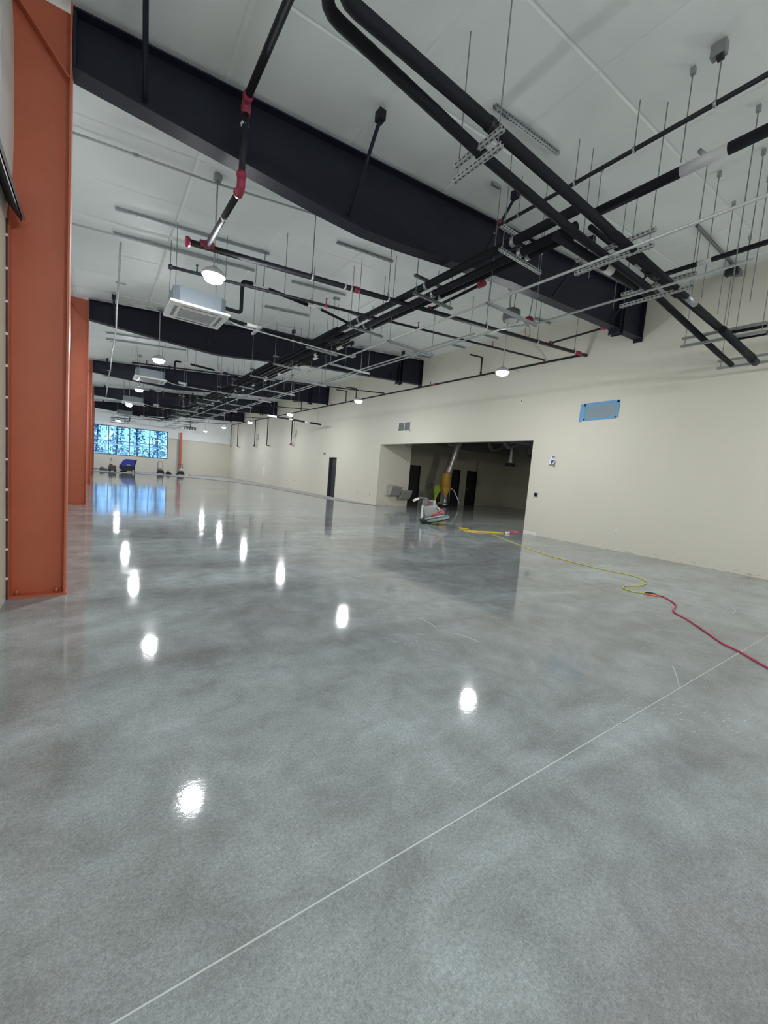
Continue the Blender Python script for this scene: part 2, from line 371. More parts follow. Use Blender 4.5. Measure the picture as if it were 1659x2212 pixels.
# end wall with the window hole
WX0, WX1, WZ0, WZ1 = -0.5, 5.12, 1.28, 3.70
b = MB()
for (x0, x1, z0, z1) in ((XL-0.2, WX0, 0, 3.16), (WX0, WX1, 0, WZ0), (WX1, XR+0.2, 0, 3.16)):
    b.box((x0, YE, z0), (x1, YE+0.25, z1))
we = struct(b.build('wall_end', M_WALL))
b = MB()
b.box((WX1, YE-0.1, 3.16), (XR-0.002, YE+0.25, 6.4)).box((XL-0.2, YE-0.1, 3.16), (WX0, YE+0.25, 6.4)).box((WX0, YE-0.1, WZ1), (WX1, YE+0.25, 6.4))
b.build('insulated_upper_wall', M_INS, we)
# window
wn = struct(thing('window_1', '', '', (2.3, YE+0.12, WZ0)))
del wn['label']; del wn['category']
b = MB(); fw = 0.06
b.box((WX0, YE+0.06, WZ0), (WX1, YE+0.18, WZ0+fw)).box((WX0, YE+0.06, WZ1-fw), (WX1, YE+0.18, WZ1)).box((WX0, YE+0.06, WZ0), (WX0+fw, YE+0.18, WZ1)).box((WX1-fw, YE+0.06, WZ0), (WX1, YE+0.18, WZ1))
b.build('window_frame', M_FRAME, wn)
mull = [-0.45, 0.72, 2.21, 3.70, 5.06]
for x in mull[1:-1]: MB().box((x-0.035, YE+0.06, WZ0+fw), (x+0.035, YE+0.18, WZ1-fw)).build('mullion', M_FRAME, wn)
for i in range(4):
    x0, x1 = mull[i]+0.035, mull[i+1]-0.035
    MB().box((x0, YE+0.08, 2.43), (x1, YE+0.16, 2.48)).build('transom', M_FRAME, wn)
    for z0, z1 in ((WZ0+fw, 2.43), (2.48, WZ1-fw)):
        MB().box((x0, YE+0.115, z0), (x1, YE+0.125, z1)).build('pane', M_GLASS, wn)
# left wall: board below, bulging insulation above, black sloping flashing between
wl = struct(MB().box((XL-0.2, YN-0.2, 0), (XL, YE+0.2, 3.2)).build('wall_left', M_WALL))
b = MB(); nz = 14; ny = 97; V = []
for i in range(ny+1):
    y = YN-0.2+(YE+0.4-YN)*i/ny; row = []
    for j in range(nz+1):
        z = 3.2+j/nz*2.2
        bul = 0.07*math.sin(min(1, (j+0.3)/nz*1.0)*PI)**0.5*(0.75+0.25*math.sin(i*1.3))
        row.append(b.bm.verts.new((XL-0.01+bul, y, z)))
    V.append(row)
for i in range(ny):
    for j in range(nz): b.bm.faces.new((V[i][j], V[i][j+1], V[i+1][j+1], V[i+1][j])).smooth = True
b.build('wall_insulation', M_INS, wl)
MB().box((XL-0.2, YN-0.2, 3.2), (XL-0.03, YE+0.2, 6.45)).build('wall_light_block', M_INS, wl)  # unseen slab added behind the insulation against sky light leaks
MB().prism([(-0.665, 3.53), (-0.65, 3.55), (-0.535, 3.24), (-0.545, 3.2), (-0.665, 3.36)], YN, 4.72, 'XZ').build('flashing', M_DARK, wl)
MB().prism([(-0.648, 3.552), (-0.64, 3.56), (-0.52, 3.225), (-0.534, 3.215)], YN, 4.724, 'XZ').build('flashing_lip', M_GALV, wl)
MB().box((XL, 4.744, 0), (-0.634, 4.752, 3.2)).build('gap_strip', M_DARK, wl)
for k in range(12): MB().box((XL, 4.74, 0.18+k*0.262), (-0.632, 4.7545, 0.20+k*0.262)).build('shim', M_WPLAS, wl)
# near wall, behind the camera
struct(MB().box((XL-0.2, YN-0.2, 0), (XR+0.2, YN, 6.45)).build('wall_near', M_WALL))
# ---- side room beyond the opening
SX, SY = 22.2, 17.7
struct(MB().box((XR+0.2, 2.0, -0.15), (SX+0.1, SY+0.2, 0.0)).build('floor_side', M_FLOOR))
struct(MB().box((XR+wt, OY1, 0), (12.25, SY+0.2, 4.2)).build('wall_return', M_WALL))
b = MB()
D = [(13.95, 14.88, 2.1), (17.35, 18.05, 2.12), (18.62, 19.55, 2.12)]
xs = [12.25]
for x0, x1, z in D: xs += [x0, x1]
xs.append(SX+0.1)
for i in range(0, len(xs), 2): b.box((xs[i], SY, 0), (xs[i+1], SY+0.2, 4.2))
for x0, x1, z in D: b.box((x0, SY, z), (x1, SY+0.2, 4.2))
struct(b.build('wall_side_back', M_SIDE))
struct(MB().box((SX, 2.0, 0), (SX+0.1, SY, 4.2)).build('wall_side_far', M_SIDE))
struct(MB().box((XR+wt, 1.9, 0), (SX+0.1, 2.0, 4.2)).build('wall_side_near', M_SIDE))
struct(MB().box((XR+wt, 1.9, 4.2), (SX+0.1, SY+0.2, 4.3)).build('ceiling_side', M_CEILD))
for k, ((x0, x1, z), m) in enumerate(zip(D, (M_DOORB, M_DOORD, M_DARK))):
    d = struct(MB().box((x0+0.06, SY+0.06, 0.008), (x1-0.06, SY+0.11, z-0.06)).build('door_%d' % (k+2), m))
    MB().box((x0, SY-0.01, 0), (x0+0.055, SY+0.15, z)).box((x1-0.055, SY-0.01, 0), (x1, SY+0.15, z)).box((x0+0.055, SY-0.01, z-0.055), (x1-0.055, SY+0.15, z)).build('door_frame', M_DARK, d)
    MB().tube(bend([(x0+0.12, SY+0.06, 1.0), (x0+0.12, SY, 1.0), (x0+0.24, SY, 1.0)], 0.02), 0.011, 8).build('door_handle', M_STEEL, d)
struct(MB().box((12.0, SY+0.21, 0), (SX+0.1, SY+0.3, 4.3)).build('side_light_block', M_CEILD))  # unseen box added behind the side doors so no sky light leaks
struct(MB().box((XR+wt+0.005, DY0-0.4, -0.1), (XR+wt+0.1, DY1+0.4, DZ+0.4)).build('doorway_light_block', M_CEILD))  # unseen box added behind the doorway to stop sky light coming through
# dark corridor behind the narrow doorway of the right wall
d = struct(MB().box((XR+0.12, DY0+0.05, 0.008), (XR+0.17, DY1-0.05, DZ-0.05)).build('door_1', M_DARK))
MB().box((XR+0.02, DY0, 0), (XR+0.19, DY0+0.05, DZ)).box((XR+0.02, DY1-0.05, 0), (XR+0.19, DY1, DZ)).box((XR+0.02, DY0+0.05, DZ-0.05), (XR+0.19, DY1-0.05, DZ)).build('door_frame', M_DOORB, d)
MB().tube(bend([(XR+0.12, DY0+0.12, 1.0), (XR+0.06, DY0+0.12, 1.0), (XR+0.06, DY0+0.24, 1.0)], 0.02), 0.011, 8).build('door_handle', M_STEEL, d)

# =================================================================== FRAMES
FY = [4.86+8.03*k for k in range(5)]
def column(y):
    t = thing('steel_column', '', 'column', (-0.44, y, 0))
    fw_ = 0.10
    MB().box((-0.625, y-0.006, 0.02), (-0.245, y+0.006, 5.06)).build('web', M_RUST, t)
    MB().box((-0.245, y-fw_, 0.02), (-0.23, y+fw_, 5.09)).build('inner_flange', M_RUST, t)
    MB().box((-0.64, y-fw_, 0.02), (-0.625, y+fw_, 5.05)).build('outer_flange', M_RUST, t)
    MB().box((-0.655, y-fw_-0.01, 0), (-0.22, y+fw_+0.01, 0.02)).build('base_plate', M_RUST, t)
    MB().prism([(-0.625, 4.98), (-0.625, 4.965), (-0.25, 4.50), (-0.245, 4.515)], y-fw_+0.01, y-0.006, 'XZ').build('stiffener', M_RUST, t)
    b = MB()
    for sx in (-0.58, -0.3): b.lathe([(0, 0), (0.018, 0), (0.018, 0.03), (0.012, 0.045), (0, 0.045)], (sx, y-0.055, 0.02), 6)
    b.build('anchor_bolt', M_RUST, t)
    return t
BOT = [(-0.228, 4.60), (2.2, 4.47), (2.75, 4.455), (3.3, 4.50), (5.6, 4.77), (10.42, 5.07)]
def rafter(y):
    t = thing('steel_rafter', '', 'beam', (2.7, y, 4.455))
    top = [(10.42, zc(10.42)-0.045), (-0.228, zc(-0.228)-0.045)]
    MB().prism([(x, z+0.014) for x, z in BOT]+top, y-0.006, y+0.006, 'XZ').build('web', M_NAVY, t)
    b = MB()
    for (x0, z0), (x1, z1) in zip(BOT, BOT[1:]): b.prism([(x0, z0), (x1, z1), (x1, z1+0.014), (x0, z0+0.014)], y-0.1, y+0.1, 'XZ')
    b.build('bottom_flange', M_NAVY, t)
    MB().prism([(-0.228, zc(-0.228)-0.045), (10.42, zc(10.42)-0.045), (10.42, zc(10.42)-0.03), (-0.228, zc(-0.228)-0.03)], y-0.1, y+0.1, 'XZ').build('top_flange', M_NAVY, t)
    for x in (9.28, 9.42): MB().box((x, y-0.125, 4.90), (x+0.025, y+0.125, zc(x)-0.06)).build('splice_plate', M_NAVY, t)
    MB().box((-0.226, y-0.1, 4.6), (-0.205, y+0.1, zc(-0.2)-0.06)).build('end_plate', M_NAVY, t)
    MB().box((10.40, y-0.1, 5.0), (10.425, y+0.1, zc(10.4)-0.05)).build('end_plate', M_NAVY, t)
    for x in (0.31, 2.53, 4.84, 6.88, 9.0):
        zb = next(z0+(z1-z0)*(x-x0)/(x1-x0) for (x0, z0), (x1, z1) in zip(BOT, BOT[1:]) if x0 <= x <= x1)
        zt = zc(x)-0.02
        b = MB().tube([(x, y-0.03, zb+0.10), (x-0.06, y-0.70, zt-0.09)], 0.022, 6)
        b.box((x-0.10, y-0.76, zt-0.10), (x-0.02, y-0.66, zt))
        b.build('flange_brace', M_NAVY, t)
    return t
c0 = column(FY[0]); r0 = rafter(FY[0])
cl = ['rust red steel column standing nearest at the left edge of the picture', 'rust red steel column second along the left wall, just behind the nearest one', 'rust red steel column third along the left wall, partly behind the second', 'rust red steel column fourth along the left wall, a thin strip by the window', 'rust red steel column last along the left wall, hard against the far window']
rl = ['nearest dark navy rafter, huge tapered beam crossing the top of the picture', 'second dark navy rafter, behind the nearest ceiling cassette unit', 'third dark navy rafter, seen behind the second cassette unit', 'fourth dark navy rafter, small and far under the ceiling', 'fifth dark navy rafter, farthest beam before the window wall']
for k, y in enumerate(FY):
    c = c0 if k == 0 else dup(c0); c.location.y = y; c['label'] = cl[k]; c['group'] = 'rust red columns along the left wall'
    r = r0 if k == 0 else dup(r0); r.location.y = y; r['label'] = rl[k]; r['group'] = 'dark navy roof rafters'
# red column on the end wall
t = thing('steel_column', 'bright red steel column against the far end wall beside the window', 'column', (6.05, 41.1, 0))
MB().box((6.02, 41.02, 0.02), (6.2, 41.04, 3.75)).build('inner_flange', M_REDSTEEL, t)
MB().box((6.10, 41.04, 0.02), (6.115, 41.28, 3.12)).build('web', M_LGREY, t)
MB().box((5.98, 41.28, 0.02), (6.22, 41.30, 3.12)).build('outer_flange', M_LGREY, t)
MB().box((5.97, 41.0, 0), (6.23, 41.32, 0.02)).build('base_plate', M_REDSTEEL, t)

# =================================================================== LIGHTS
def pendant(x, y, z, lit=True, box=True):
    zt = zc(x)+0.02
    t = thing('pendant_light', '', 'lamp', (x, y, z))
    MB().lathe([(0.0, 0.13), (0.035, 0.13), (0.05, 0.10), (0.11, 0.085), (0.155, 0.045), (0.16, 0.008), (0.15, 0.0), (0.142, 0.0)], (x, y, z), 28).build('housing', M_LGREY, t)
    MB().lathe([(0.118, 0.004), (0.122, -0.01), (0.12, -0.045), (0.105, -0.062), (0.06, -0.07), (0, -0.072)], (x, y, z), 28).build('lens', M_LENS if lit else M_OFFLENS, t)
    MB().tube([(x, y, z+0.12), (x, y, zt-0.05)], 0.011, 8).build('rod', M_EMT, t)
    MB().box((x-0.05, y-0.05, zt-0.06), (x+0.05, y+0.05, zt), 0.004).build('junction_box', M_GALV, t)
    return t
LX = (1.28, 7.5); LYS = [6.35+6.3*k for k in range(6)]
lamps = []
g1 = 'lit round pendant lights in two rows'
for k, y in enumerate(LYS):
    for s, x in enumerate(LX):
        if k == 4 and s == 0: continue
        lamps.append((x, y, k, s))
base = pendant(LX[0], LYS[0], 3.93)
first = True
side = ['left', 'right']
for x, y, k, s in lamps:
    zt = zc(x)-0.02
    t = pendant(x, y, 3.93)
    t['label'] = ('bright round pendant light above the nearest ceiling cassette unit' if (k, s) == (0, 0) else
        'bright round pendant light hanging nearest in front of the cream right wall' if (k, s) == (0, 1) else
        'small lit round pendant light, %s from the camera in the %s row' % (ORD[k] if k < 5 else 'farthest', side[s]))
    t['group'] = g1
for ch in list(base.children): bpy.data.objects.remove(ch)
bpy.data.objects.remove(base)
# same rows behind the camera, unseen; near left lamp added to brighten the floor
for y in (-0.1, -5.0):
    for s, x in enumerate(LX):
        t = pendant(x, y, 3.93); t['group'] = g1
        t['label'] = 'round pendant light behind the camera, %s row, %s' % (side[s], 'near' if y > -1 else 'at the near wall')
# added unseen lamp brightening the side room, round the corner from the opening
M_SIDEFILL = mat('side_fill_lens', (1.0, 0.95, 0.85, 1), 0.4, var=0.0, emit=330)
t = thing('pendant_light', 'added unseen fill light inside the side room, hidden right of the opening', 'lamp', (13.2, 7.6, 3.5))
MB().lathe([(0.0, 0.13), (0.035, 0.13), (0.05, 0.10), (0.11, 0.085), (0.155, 0.045), (0.16, 0.008), (0.15, 0.0), (0.142, 0.0)], (13.2, 7.6, 3.5), 28).build('housing', M_LGREY, t)
MB().lathe([(0.118, 0.004), (0.122, -0.01), (0.12, -0.045), (0.105, -0.062), (0, -0.072)], (13.2, 7.6, 3.5), 28).build('lens', M_SIDEFILL, t)
MB().tube([(13.2, 7.6, 3.62), (13.2, 7.6, 4.2)], 0.011, 8).build('rod', M_EMT, t)
# unlit fixture above the near right-hand lamp
t = thing('pendant_light', 'unlit grey round pendant light with white lens above the near right lamp', 'lamp', (7.25, 6.05, 4.92))
MB().lathe([(0.0, 0.24), (0.12, 0.24), (0.18, 0.2), (0.19, 0.06), (0.17, 0.0), (0.14, 0.0)], (7.25, 6.05, 4.92), 28).build('housing', M_GREY, t)
MB().lathe([(0.14, 0.003), (0.12, -0.012), (0.0, -0.02)], (7.25, 6.05, 4.92), 28).build('lens', M_OFFLENS, t)
MB().tube(bend([(7.18, 6.05, 5.15), (7.16, 6.05, 5.5), (7.5, 5.9, 5.62), (7.72, 5.9, 5.5), (7.72, 5.95, 5.1)], 0.12), 0.013, 8).build('flexible_conduit', M_EMT, t)
MB().tube([(7.3, 6.05, 5.16), (7.34, 6.05, zc(7.34)-0.02)], 0.008, 6).build('rod', M_ROD, t)
t = thing('alarm_device', 'dark red alarm device with a loop of wire hanging above the right lamp', 'alarm', (7.72, 5.95, 4.95))
MB().lathe([(0, 0.12), (0.07, 0.12), (0.1, 0.08), (0.1, 0.02), (0.06, 0.0), (0, 0)], (7.72, 5.95, 4.98), 16).build('body', M_RED, t)
MB().tube([(7.72+0.09*math.sin(a), 5.95, 4.80+0.12*math.cos(a)) for a in [i*PI/10 for i in range(21)]], 0.006, 6).build('wire_loop', M_RED, t)
MB().tube([(7.72, 5.95, 4.93), (7.72, 5.95, 4.98)], 0.008, 6).build('stem', M_RED, t)

# =================================================================== CASSETTES, per bay
def cassette(y0):
    """ceiling cassette 0.95 m square hung on four rods; y0 = its centre"""
    x0 = 1.40; z = 3.93
    t = thing('ceiling_cassette_unit', '', 'air conditioner', (x0, y0, z))
    b = MB().box((x0-0.475, y0-0.475, z), (x0+0.475, y0+0.475, z+0.045), 0.012)
    b.build('panel', M_WPLAS, t)
    gp = [p for p in t.children if p.name.startswith('panel')][0]
    for k in range(9):
        yy = y0-0.25+k*0.0555
        MB().box((x0-0.27, yy, z-0.008), (x0+0.27, yy+0.034, z)).build('grille_slat', M_LGREY, gp)
    MB().box((x0-0.28, y0-0.26, z-0.004), (x0+0.28, y0+0.25, z-0.0005)).build('grille', M_GREY, gp)
    for a in range(4):
        Mr = Matrix.Translation((x0, y0, z)) @ Matrix.Rotation(a*PI/2, 4, 'Z')
        MB().box((-0.29, 0.335, -0.004), (0.29, 0.385, -0.0005), 0, Mr).build('louver_slot', M_GREY, gp)
    c = 0.09
    oct_ = [(-0.42+c, -0.42), (0.42-c, -0.42), (0.42, -0.42+c), (0.42, 0.42-c), (0.42-c, 0.42), (-0.42+c, 0.42), (-0.42, 0.42-c), (-0.42, -0.42+c)]
    MB().prism([(x0+u, y0+v) for u, v in oct_], z+0.045, z+0.30, 'XY').build('body', M_CASS, t)
    for sx in (-0.39, 0.39):
        for sy in (-0.36, 0.36):
            MB().tube([(x0+sx, y0+sy, z+0.2), (x0+sx, y0+sy, zc(x0+sx)+0.012)], 0.006, 6).build('rod', M_ROD, t)
    MB().tube(bend([(x0+0.4, y0-0.25, z+0.2), (x0+0.71, y0-0.25, z+0.2), (x0+0.71, y0-0.25, z+0.76), (x0+0.9, y0-0.25, z+0.775)], 0.06), 0.032, 10).build('drain_riser', M_BLACK, t)
    return t
CY = [8.26+8.03*k for k in range(5)]
q0 = cassette(CY[0])
ql = ['white ceiling cassette air conditioner hanging nearest, below the brightest lamp', 'white ceiling cassette air conditioner second along the left row', 'white ceiling cassette air conditioner third along the left row', 'white ceiling cassette air conditioner fourth along the left row, small', 'white ceiling cassette air conditioner farthest, above the window']
for k, y in enumerate(CY):
    t = q0 if k == 0 else dup(q0); t.location.y = y; t['label'] = ql[k]; t['group'] = 'ceiling cassette units along the left side'
# struts fixed under the ceiling
def strut(p, q, label, group, slots=True, name='strut_channel'):
    p, q = Vector(p), Vector(q); d = (q-p); L = d.length; d.normalize()
    up = Vector((0, 0, 1)); sd = d.cross(up).normalized(); up = sd.cross(d).normalized()
    if up.z < 0: up = -up
    b = MB(); w_, h_, th = 0.0205, 0.041, 0.003
    prof = [(-w_, h_/2), (-w_, -h_/2), (w_, -h_/2), (w_, h_/2), (w_-th, h_/2), (w_-th, -h_/2+th), (-w_+th, -h_/2+th), (-w_+th, h_/2)]
    A = [b.bm.verts.new(p+sd*u+up*v) for u, v in prof]; B = [b.bm.verts.new(q+sd*u+up*v) for u, v in prof]
    n = len(prof)
    for k in range(n): b.bm.faces.new((A[k], B[k], B[(k+1) % n], A[(k+1) % n]))
    b.bm.faces.new(A); b.bm.faces.new(B[::-1])
    return b, p, q, d, sd, up, L
M_SLOT = mat('strut_slot_shadow', (0.04, 0.045, 0.05, 1), 0.8, var=0.0)
def ceil_strut(p, q, label, group, slots=False):
    b, p, q, d, sd, up, L = strut(p, q, label, group)
    t = thing('strut_channel', label, 'bracket', tuple((p+q)/2), group)
    b.build('channel', M_GALV, t)
    if slots: slot_part(p, d, sd, up, L, t)
    return t
def slot_part(p, d, sd, up, L, t, h=0.0215):
    b = MB(); n = int(L/0.05)
    for k in range(n):
        c = p+d*(0.025+k*0.05)
        for s, e in ((-1, 0),):
            a = c-up*h
            b.bm.faces.new([b.bm.verts.new(a+d*u+sd*v) for u, v in ((-0.014, -0.007), (0.014, -0.007), (0.014, 0.007), (-0.014, 0.007))])
        for sgn in (-1, 1):
            a = c+sd*sgn*0.0213
            b.bm.faces.new([b.bm.verts.new(a+d*u+up*v) for u, v in ((-0.014, -0.007), (0.014, -0.007), (0.014, 0.007), (-0.014, 0.007))])
    o = b.build('slots', M_SLOT, t); o['kind'] = 'stuff'
for k in range(5):
    y = CY[k]
    for s, yy in enumerate((y-0.21, y+0.66)):
        if k == 4 and s: continue
        p0, p1 = (0.16, yy, zc(0.16)+0.005), (2.58, yy, zc(2.58)+0.005)
        ceil_strut(p0, p1, 'long grey strut channel under ceiling, %s of the two over the %s cassette unit' % (('nearer', 'farther')[s], ORD[k]), 'strut pairs over the cassette units')
g = 'short grey strut channels under the ceiling'
def cs(a, b_, lab, slots=False, drop=-0.005):
    a = (a[0], a[1], zc(a[0])-drop); b_ = (b_[0], a[1], zc(b_[0])-drop)
    return ceil_strut(a, b_, lab, g, slots)
cs((3.40, 8.95), (4.73, 8.95), 'grey strut channel under ceiling left of the black trunk, behind the main')
cs((3.43, 10.8), (4.64, 10.8), 'grey strut channel under ceiling farther behind the thin black branch pipe')
cs((4.59, 9.28), (4.76, 9.28), 'tiny strut offcut under ceiling above the black trunk pipes')
cs((3.42, 6.92), (4.64, 6.92), 'slotted strut channel just below the underside of the nearest rafter', True)
cs((3.44, 3.40), (4.63, 3.40), 'thick pale strut channel near the twin black pipes, closest under the ceiling', True)
cs((4.40, 4.25), (4.56, 4.25), 'tiny strut offcut beside the black flange brace, at the nearest rafter top')
for x0, x1, y, n in ((9.75, 10.4, 10.58, 'third'), (9.75, 10.4, 9.15, 'second'), (9.70, 10.4, 7.28, 'nearest'), (9.75, 10.4, 12.4, 'fourth')):
    cs((x0, y), (x1, y), 'short strut stub under ceiling at the right wall, %s along' % n)
ceil_strut((7.88, 3.0, zc(7.88)+0.005), (10.35, 3.12, zc(10.35)+0.005), 'slotted strut channel at upper right ending in a dark clamp', g, True)
t = thing('beam_clamp', 'dark angled clamp under the ceiling at the upper right wall', 'bracket', (10.3, 3.1, 5.9))
MB().box((10.02, 3.02, 5.83), (10.14, 3.22, 5.97), 0.008).build('jaw', M_DARK, t)
MB().box((10.14, 3.0, 5.86), (10.32, 3.12, 5.95), 0.008).build('plate', M_GREY, t)
MB().tube([(10.1, 3.12, 5.85), (10.1, 3.12, 4.6)], 0.006, 6).build('rod', M_ROD, t)
t = thing('beam_clamp', 'dark clamp box on the ceiling at the top right corner', 'bracket', (4.58, 1.76, 5.45))
MB().box((4.54, 1.70, 5.42), (4.62, 1.82, 5.53), 0.006).build('jaw', M_GREY, t)
MB().box((4.55, 1.72, 5.39), (4.61, 1.77, 5.425)).build('plate', M_DARK, t)

# =================================================================== TRUNK OF BLACK PIPES
gt = 'black refrigerant pipes of the long trunk'
def pipe(name, pts, r, m, label, cat, group=None, rr=0.09, seg=12, extra=None):
    pts = [Vector(p) for p in pts]
    t = thing(name, label, cat, tuple(pts[0]), group)
    MB().tube(bend(pts, rr) if len(pts) > 2 else pts, r, seg).build('pipe', m, t)
    return t
def sleeve(t, p, q, r, m, name='sleeve', seg=12): return MB().tube([p, q], r, seg).build(name, m, t)
near = [(4.36, 4.52, 0.058), (4.52, 4.44, 0.055), (4.68, 4.45, 0.04)]
for k, (x, z, r) in enumerate(near):
    t = pipe('insulated_pipe', [(x, 2.86+0.1*k, z), (x, 8.9, z)], r, M_BLACK, 'thick black insulated trunk pipe in front of the nearest rafter, %s' % ('leftmost', 'middle', 'thin right-hand one')[k], 'pipe', gt)
    for yy in (3.73, 5.45, 7.55): sleeve(t, (x, yy-0.03, z), (x, yy+0.03, z), r+0.006, M_GALV, 'clamp')
# thick one coming from behind the camera, with a white sleeve
t = pipe('insulated_pipe', [(4.71, -6.9, 4.62), (4.71, 2.9, 4.62)], 0.052, M_BLACK, 'thick black pipe at upper right with a white bare section', 'pipe', gt)
sleeve(t, (4.71, 1.62, 4.62), (4.71, 2.0, 4.62), 0.0535, M_LGREY)
sleeve(t, (4.71, 1.80, 4.66), (4.71, 1.86, 4.74), 0.02, M_GALV, 'hanger_clip')
far_ = [(4.24, 4.50, 0.045), (4.37, 4.50, 0.045), (4.50, 4.50, 0.04), (4.62, 4.48, 0.038), (4.73, 4.46, 0.034), (4.84, 4.44, 0.03)]
for k, (x, z, r) in enumerate(far_):
    y1 = 40.6-k*0.9
    t = pipe('insulated_pipe', [(x, 8.3+0.08*k, z-0.02), (x, y1, z-0.02)], r, M_BLACK if k % 2 == 0 else M_BPIPE, 'black pipe in the long receding trunk, %s from the left of six' % ('first', 'second', 'third', 'fourth', 'fifth', 'sixth')[k], 'pipe', gt)
    if k >= 4:
        for j in range(22 if k == 5 else 8):
            yy = 9.1+j*1.37 if k == 5 else 10.3+j*3.9
            sleeve(t, (x, yy, z-0.02), (x, yy+(0.26 if k == 5 else 0.12), z-0.02), r+0.008, M_WPLAS, 'white_sleeve')
def trapeze(x0, x1, y, zlow, label, group, two=0.11, axis='X', slots=False, zt=None, rods=(0.05, 0.05), mm=None):
    """hanging strut trapeze: one or two channels and two rods up to the ceiling"""
    if axis == 'X': ends = [(x0, y), (x1, y)]
    else: ends = [(y, x0), (y, x1)]
    c = ((ends[0][0]+ends[1][0])/2, (ends[0][1]+ends[1][1])/2, zlow)
    t = thing('strut_trapeze', label, 'bracket', c, group)
    for dz in ((0, two) if two else (0,)):
        b, p, q, d, sd, up, L = strut((*ends[0], zlow+dz), (*ends[1], zlow+dz), label, group)
        b.build('channel', mm or M_GALV, t)
        if slots: slot_part(p, d, sd, up, L, t)
    d = (Vector((*ends[1], 0))-Vector((*ends[0], 0))).normalized()
    for e, s, o_ in ((ends[0], 1, rods[0]), (ends[1], -1, rods[1])):
        x, y_ = e[0]+d.x*s*o_, e[1]+d.y*s*o_
        MB().tube([(x, y_, zlow-0.04), (x, y_, (zt or zc(x)+0.012))], 0.006, 6).build('rod', M_ROD, t)
    return t
gtr = 'strut trapezes carrying the black trunk'
ty = [3.72, 5.45, 7.55, 9.6, 11.9, 14.1, 16.4, 18.6, 21.5, 23.2, 25.4, 27.6, 29.9, 32.1, 34.4, 36.6, 38.8]
for k, y in enumerate(ty):
    trapeze(4.10, 4.96, y, 4.33, '%s strut trapeze from the camera under the long black pipe trunk' % ORD[k], gtr, 0.27 if k < 3 else 0.22, slots=k < 3, mm=M_EMT if k == 0 else None)
# extra rods dropping from the ceiling into the trunk
random.seed(11)
for k in range(30):
    y = 9.4+k*1.02+random.uniform(-0.3, 0.3); 
    if min(abs(y-f) for f in FY) < 0.2: y += 0.4
    x = random.choice((3.5, 3.7, 4.05, 4.15, 5.05, 5.15))+random.uniform(-0.05, 0.05)
    z = random.choice((4.35, 4.0, 4.2))
    n_ = (ORD+['%s' % q for q in ('twenty-first', 'twenty-second', 'twenty-third', 'twenty-fourth', 'twenty-fifth', 'twenty-sixth', 'twenty-seventh', 'twenty-eighth', 'twenty-ninth', 'farthest')])[k]
    t = thing('hanger_rod', '%s loose threaded rod from the camera, hanging %s of the black trunk' % (n_, 'left' if x < 4.3 else 'right'), 'rod', (x, y, z), 'loose hanger rods beside the trunk')
    MB().tube([(x, y, z), (x, y, zc(x)+0.012)], 0.0055, 6).build('rod', M_ROD, t)
    MB().box((x-0.02, y-0.02, z), (x+0.02, y+0.02, z+0.012)).build('washer', M_GALV, t)

# =================================================================== TWIN PIPES ACROSS, near the camera
L1 = [(1.213, 2.8, 4.4), (2.729, 2.8, 4.259), (4.34, 2.8, 4.195), (6.095, 2.8, 4.204), (8.828, 2.8, 4.027), (9.735, 2.8, 3.981)]
L2 = [(1.244, 2.62, 4.345), (2.628, 2.62, 4.336), (4.465, 2.62, 4.3), (5.633, 2.62, 4.245), (8.437, 2.62, 4.212), (10.245, 2.62, 4.201)]
for k, (P, yy, r) in enumerate(((L1, 2.8, 0.044), (L2, 2.62, 0.05))):
    xe = 1.20-0.12*k
    P2 = [(xe-0.02, yy-1.6, 4.75), (xe-0.02, yy-0.35, 4.50), (xe, yy-0.02, 4.42)]+[tuple(q) for q in P[1:]]
    pp = [(1.0, -6.9, P[0][2]+0.02), (1.0+0.06*k, yy-0.06, P[0][2]+0.02)]+[tuple(q) for q in P[1:]]
    pp = [(P[0][0]-0.06, -6.9, P[0][2]), (P[0][0]-0.06, yy, P[0][2])]+[tuple(q) for q in P[1:]]
    t = pipe('insulated_pipe', pp, r, M_BLACK, 'black insulated pipe slanting across the upper right, %s of the twin pair' % ('lower left', 'upper right')[k], 'pipe', 'twin black pipes across the room', 0.14)
    sleeve(t, tuple(Vector(P[1])-Vector((0.03, 0, 0))), tuple(Vector(P[1])+Vector((0.03, 0, 0))), r+0.006, M_BPIPE, 'clamp')
    a, b_ = Vector(P[3]), Vector(P[4])
    sleeve(t, tuple(a.lerp(b_, 0.02)), tuple(a.lerp(b_, 0.10)), r+0.01, M_BPIPE, 'coupling')
# extra thinner runs beside the pair on its right half
for k, (yy, q0_, q1_, r) in enumerate(((2.95, (4.13, 2.95, 4.185), (6.524, 2.95, 4.273), 0.05), (2.45, (4.464, 2.45, 4.123), (8.812, 2.45, 4.045), 0.035), (3.02, (4.9, 3.02, 4.611), (7.529, 3.02, 4.606), 0.032), (3.3, (4.624, 3.3, 4.5), (6.358, 3.3, 4.592), 0.028))):
    t = pipe('insulated_pipe', [q0_, q1_], r, M_BLACK, 'short black pipe alongside the twin pair at upper right, %s' % ('thick one at the trunk junction', 'outermost toward the right edge', 'thin one between the twins', 'thin one nearest the rafter')[k], 'pipe', 'short black pipes beside the twin pair')
    sleeve(t, tuple(Vector(q0_).lerp(Vector(q1_), 0.45)), tuple(Vector(q0_).lerp(Vector(q1_), 0.52)), r+0.006, M_WPLAS if k in (0, 3) else M_GALV, 'clamp')
q0_, q1_ = (7.559, 2.35, 3.936), (9.33, 2.35, 3.854)
t = pipe('insulated_pipe', [q0_, q1_], 0.055, M_BLACK, 'thick stub of black pipe at the wall end of the twin pipes', 'pipe', 'short black pipes beside the twin pair')
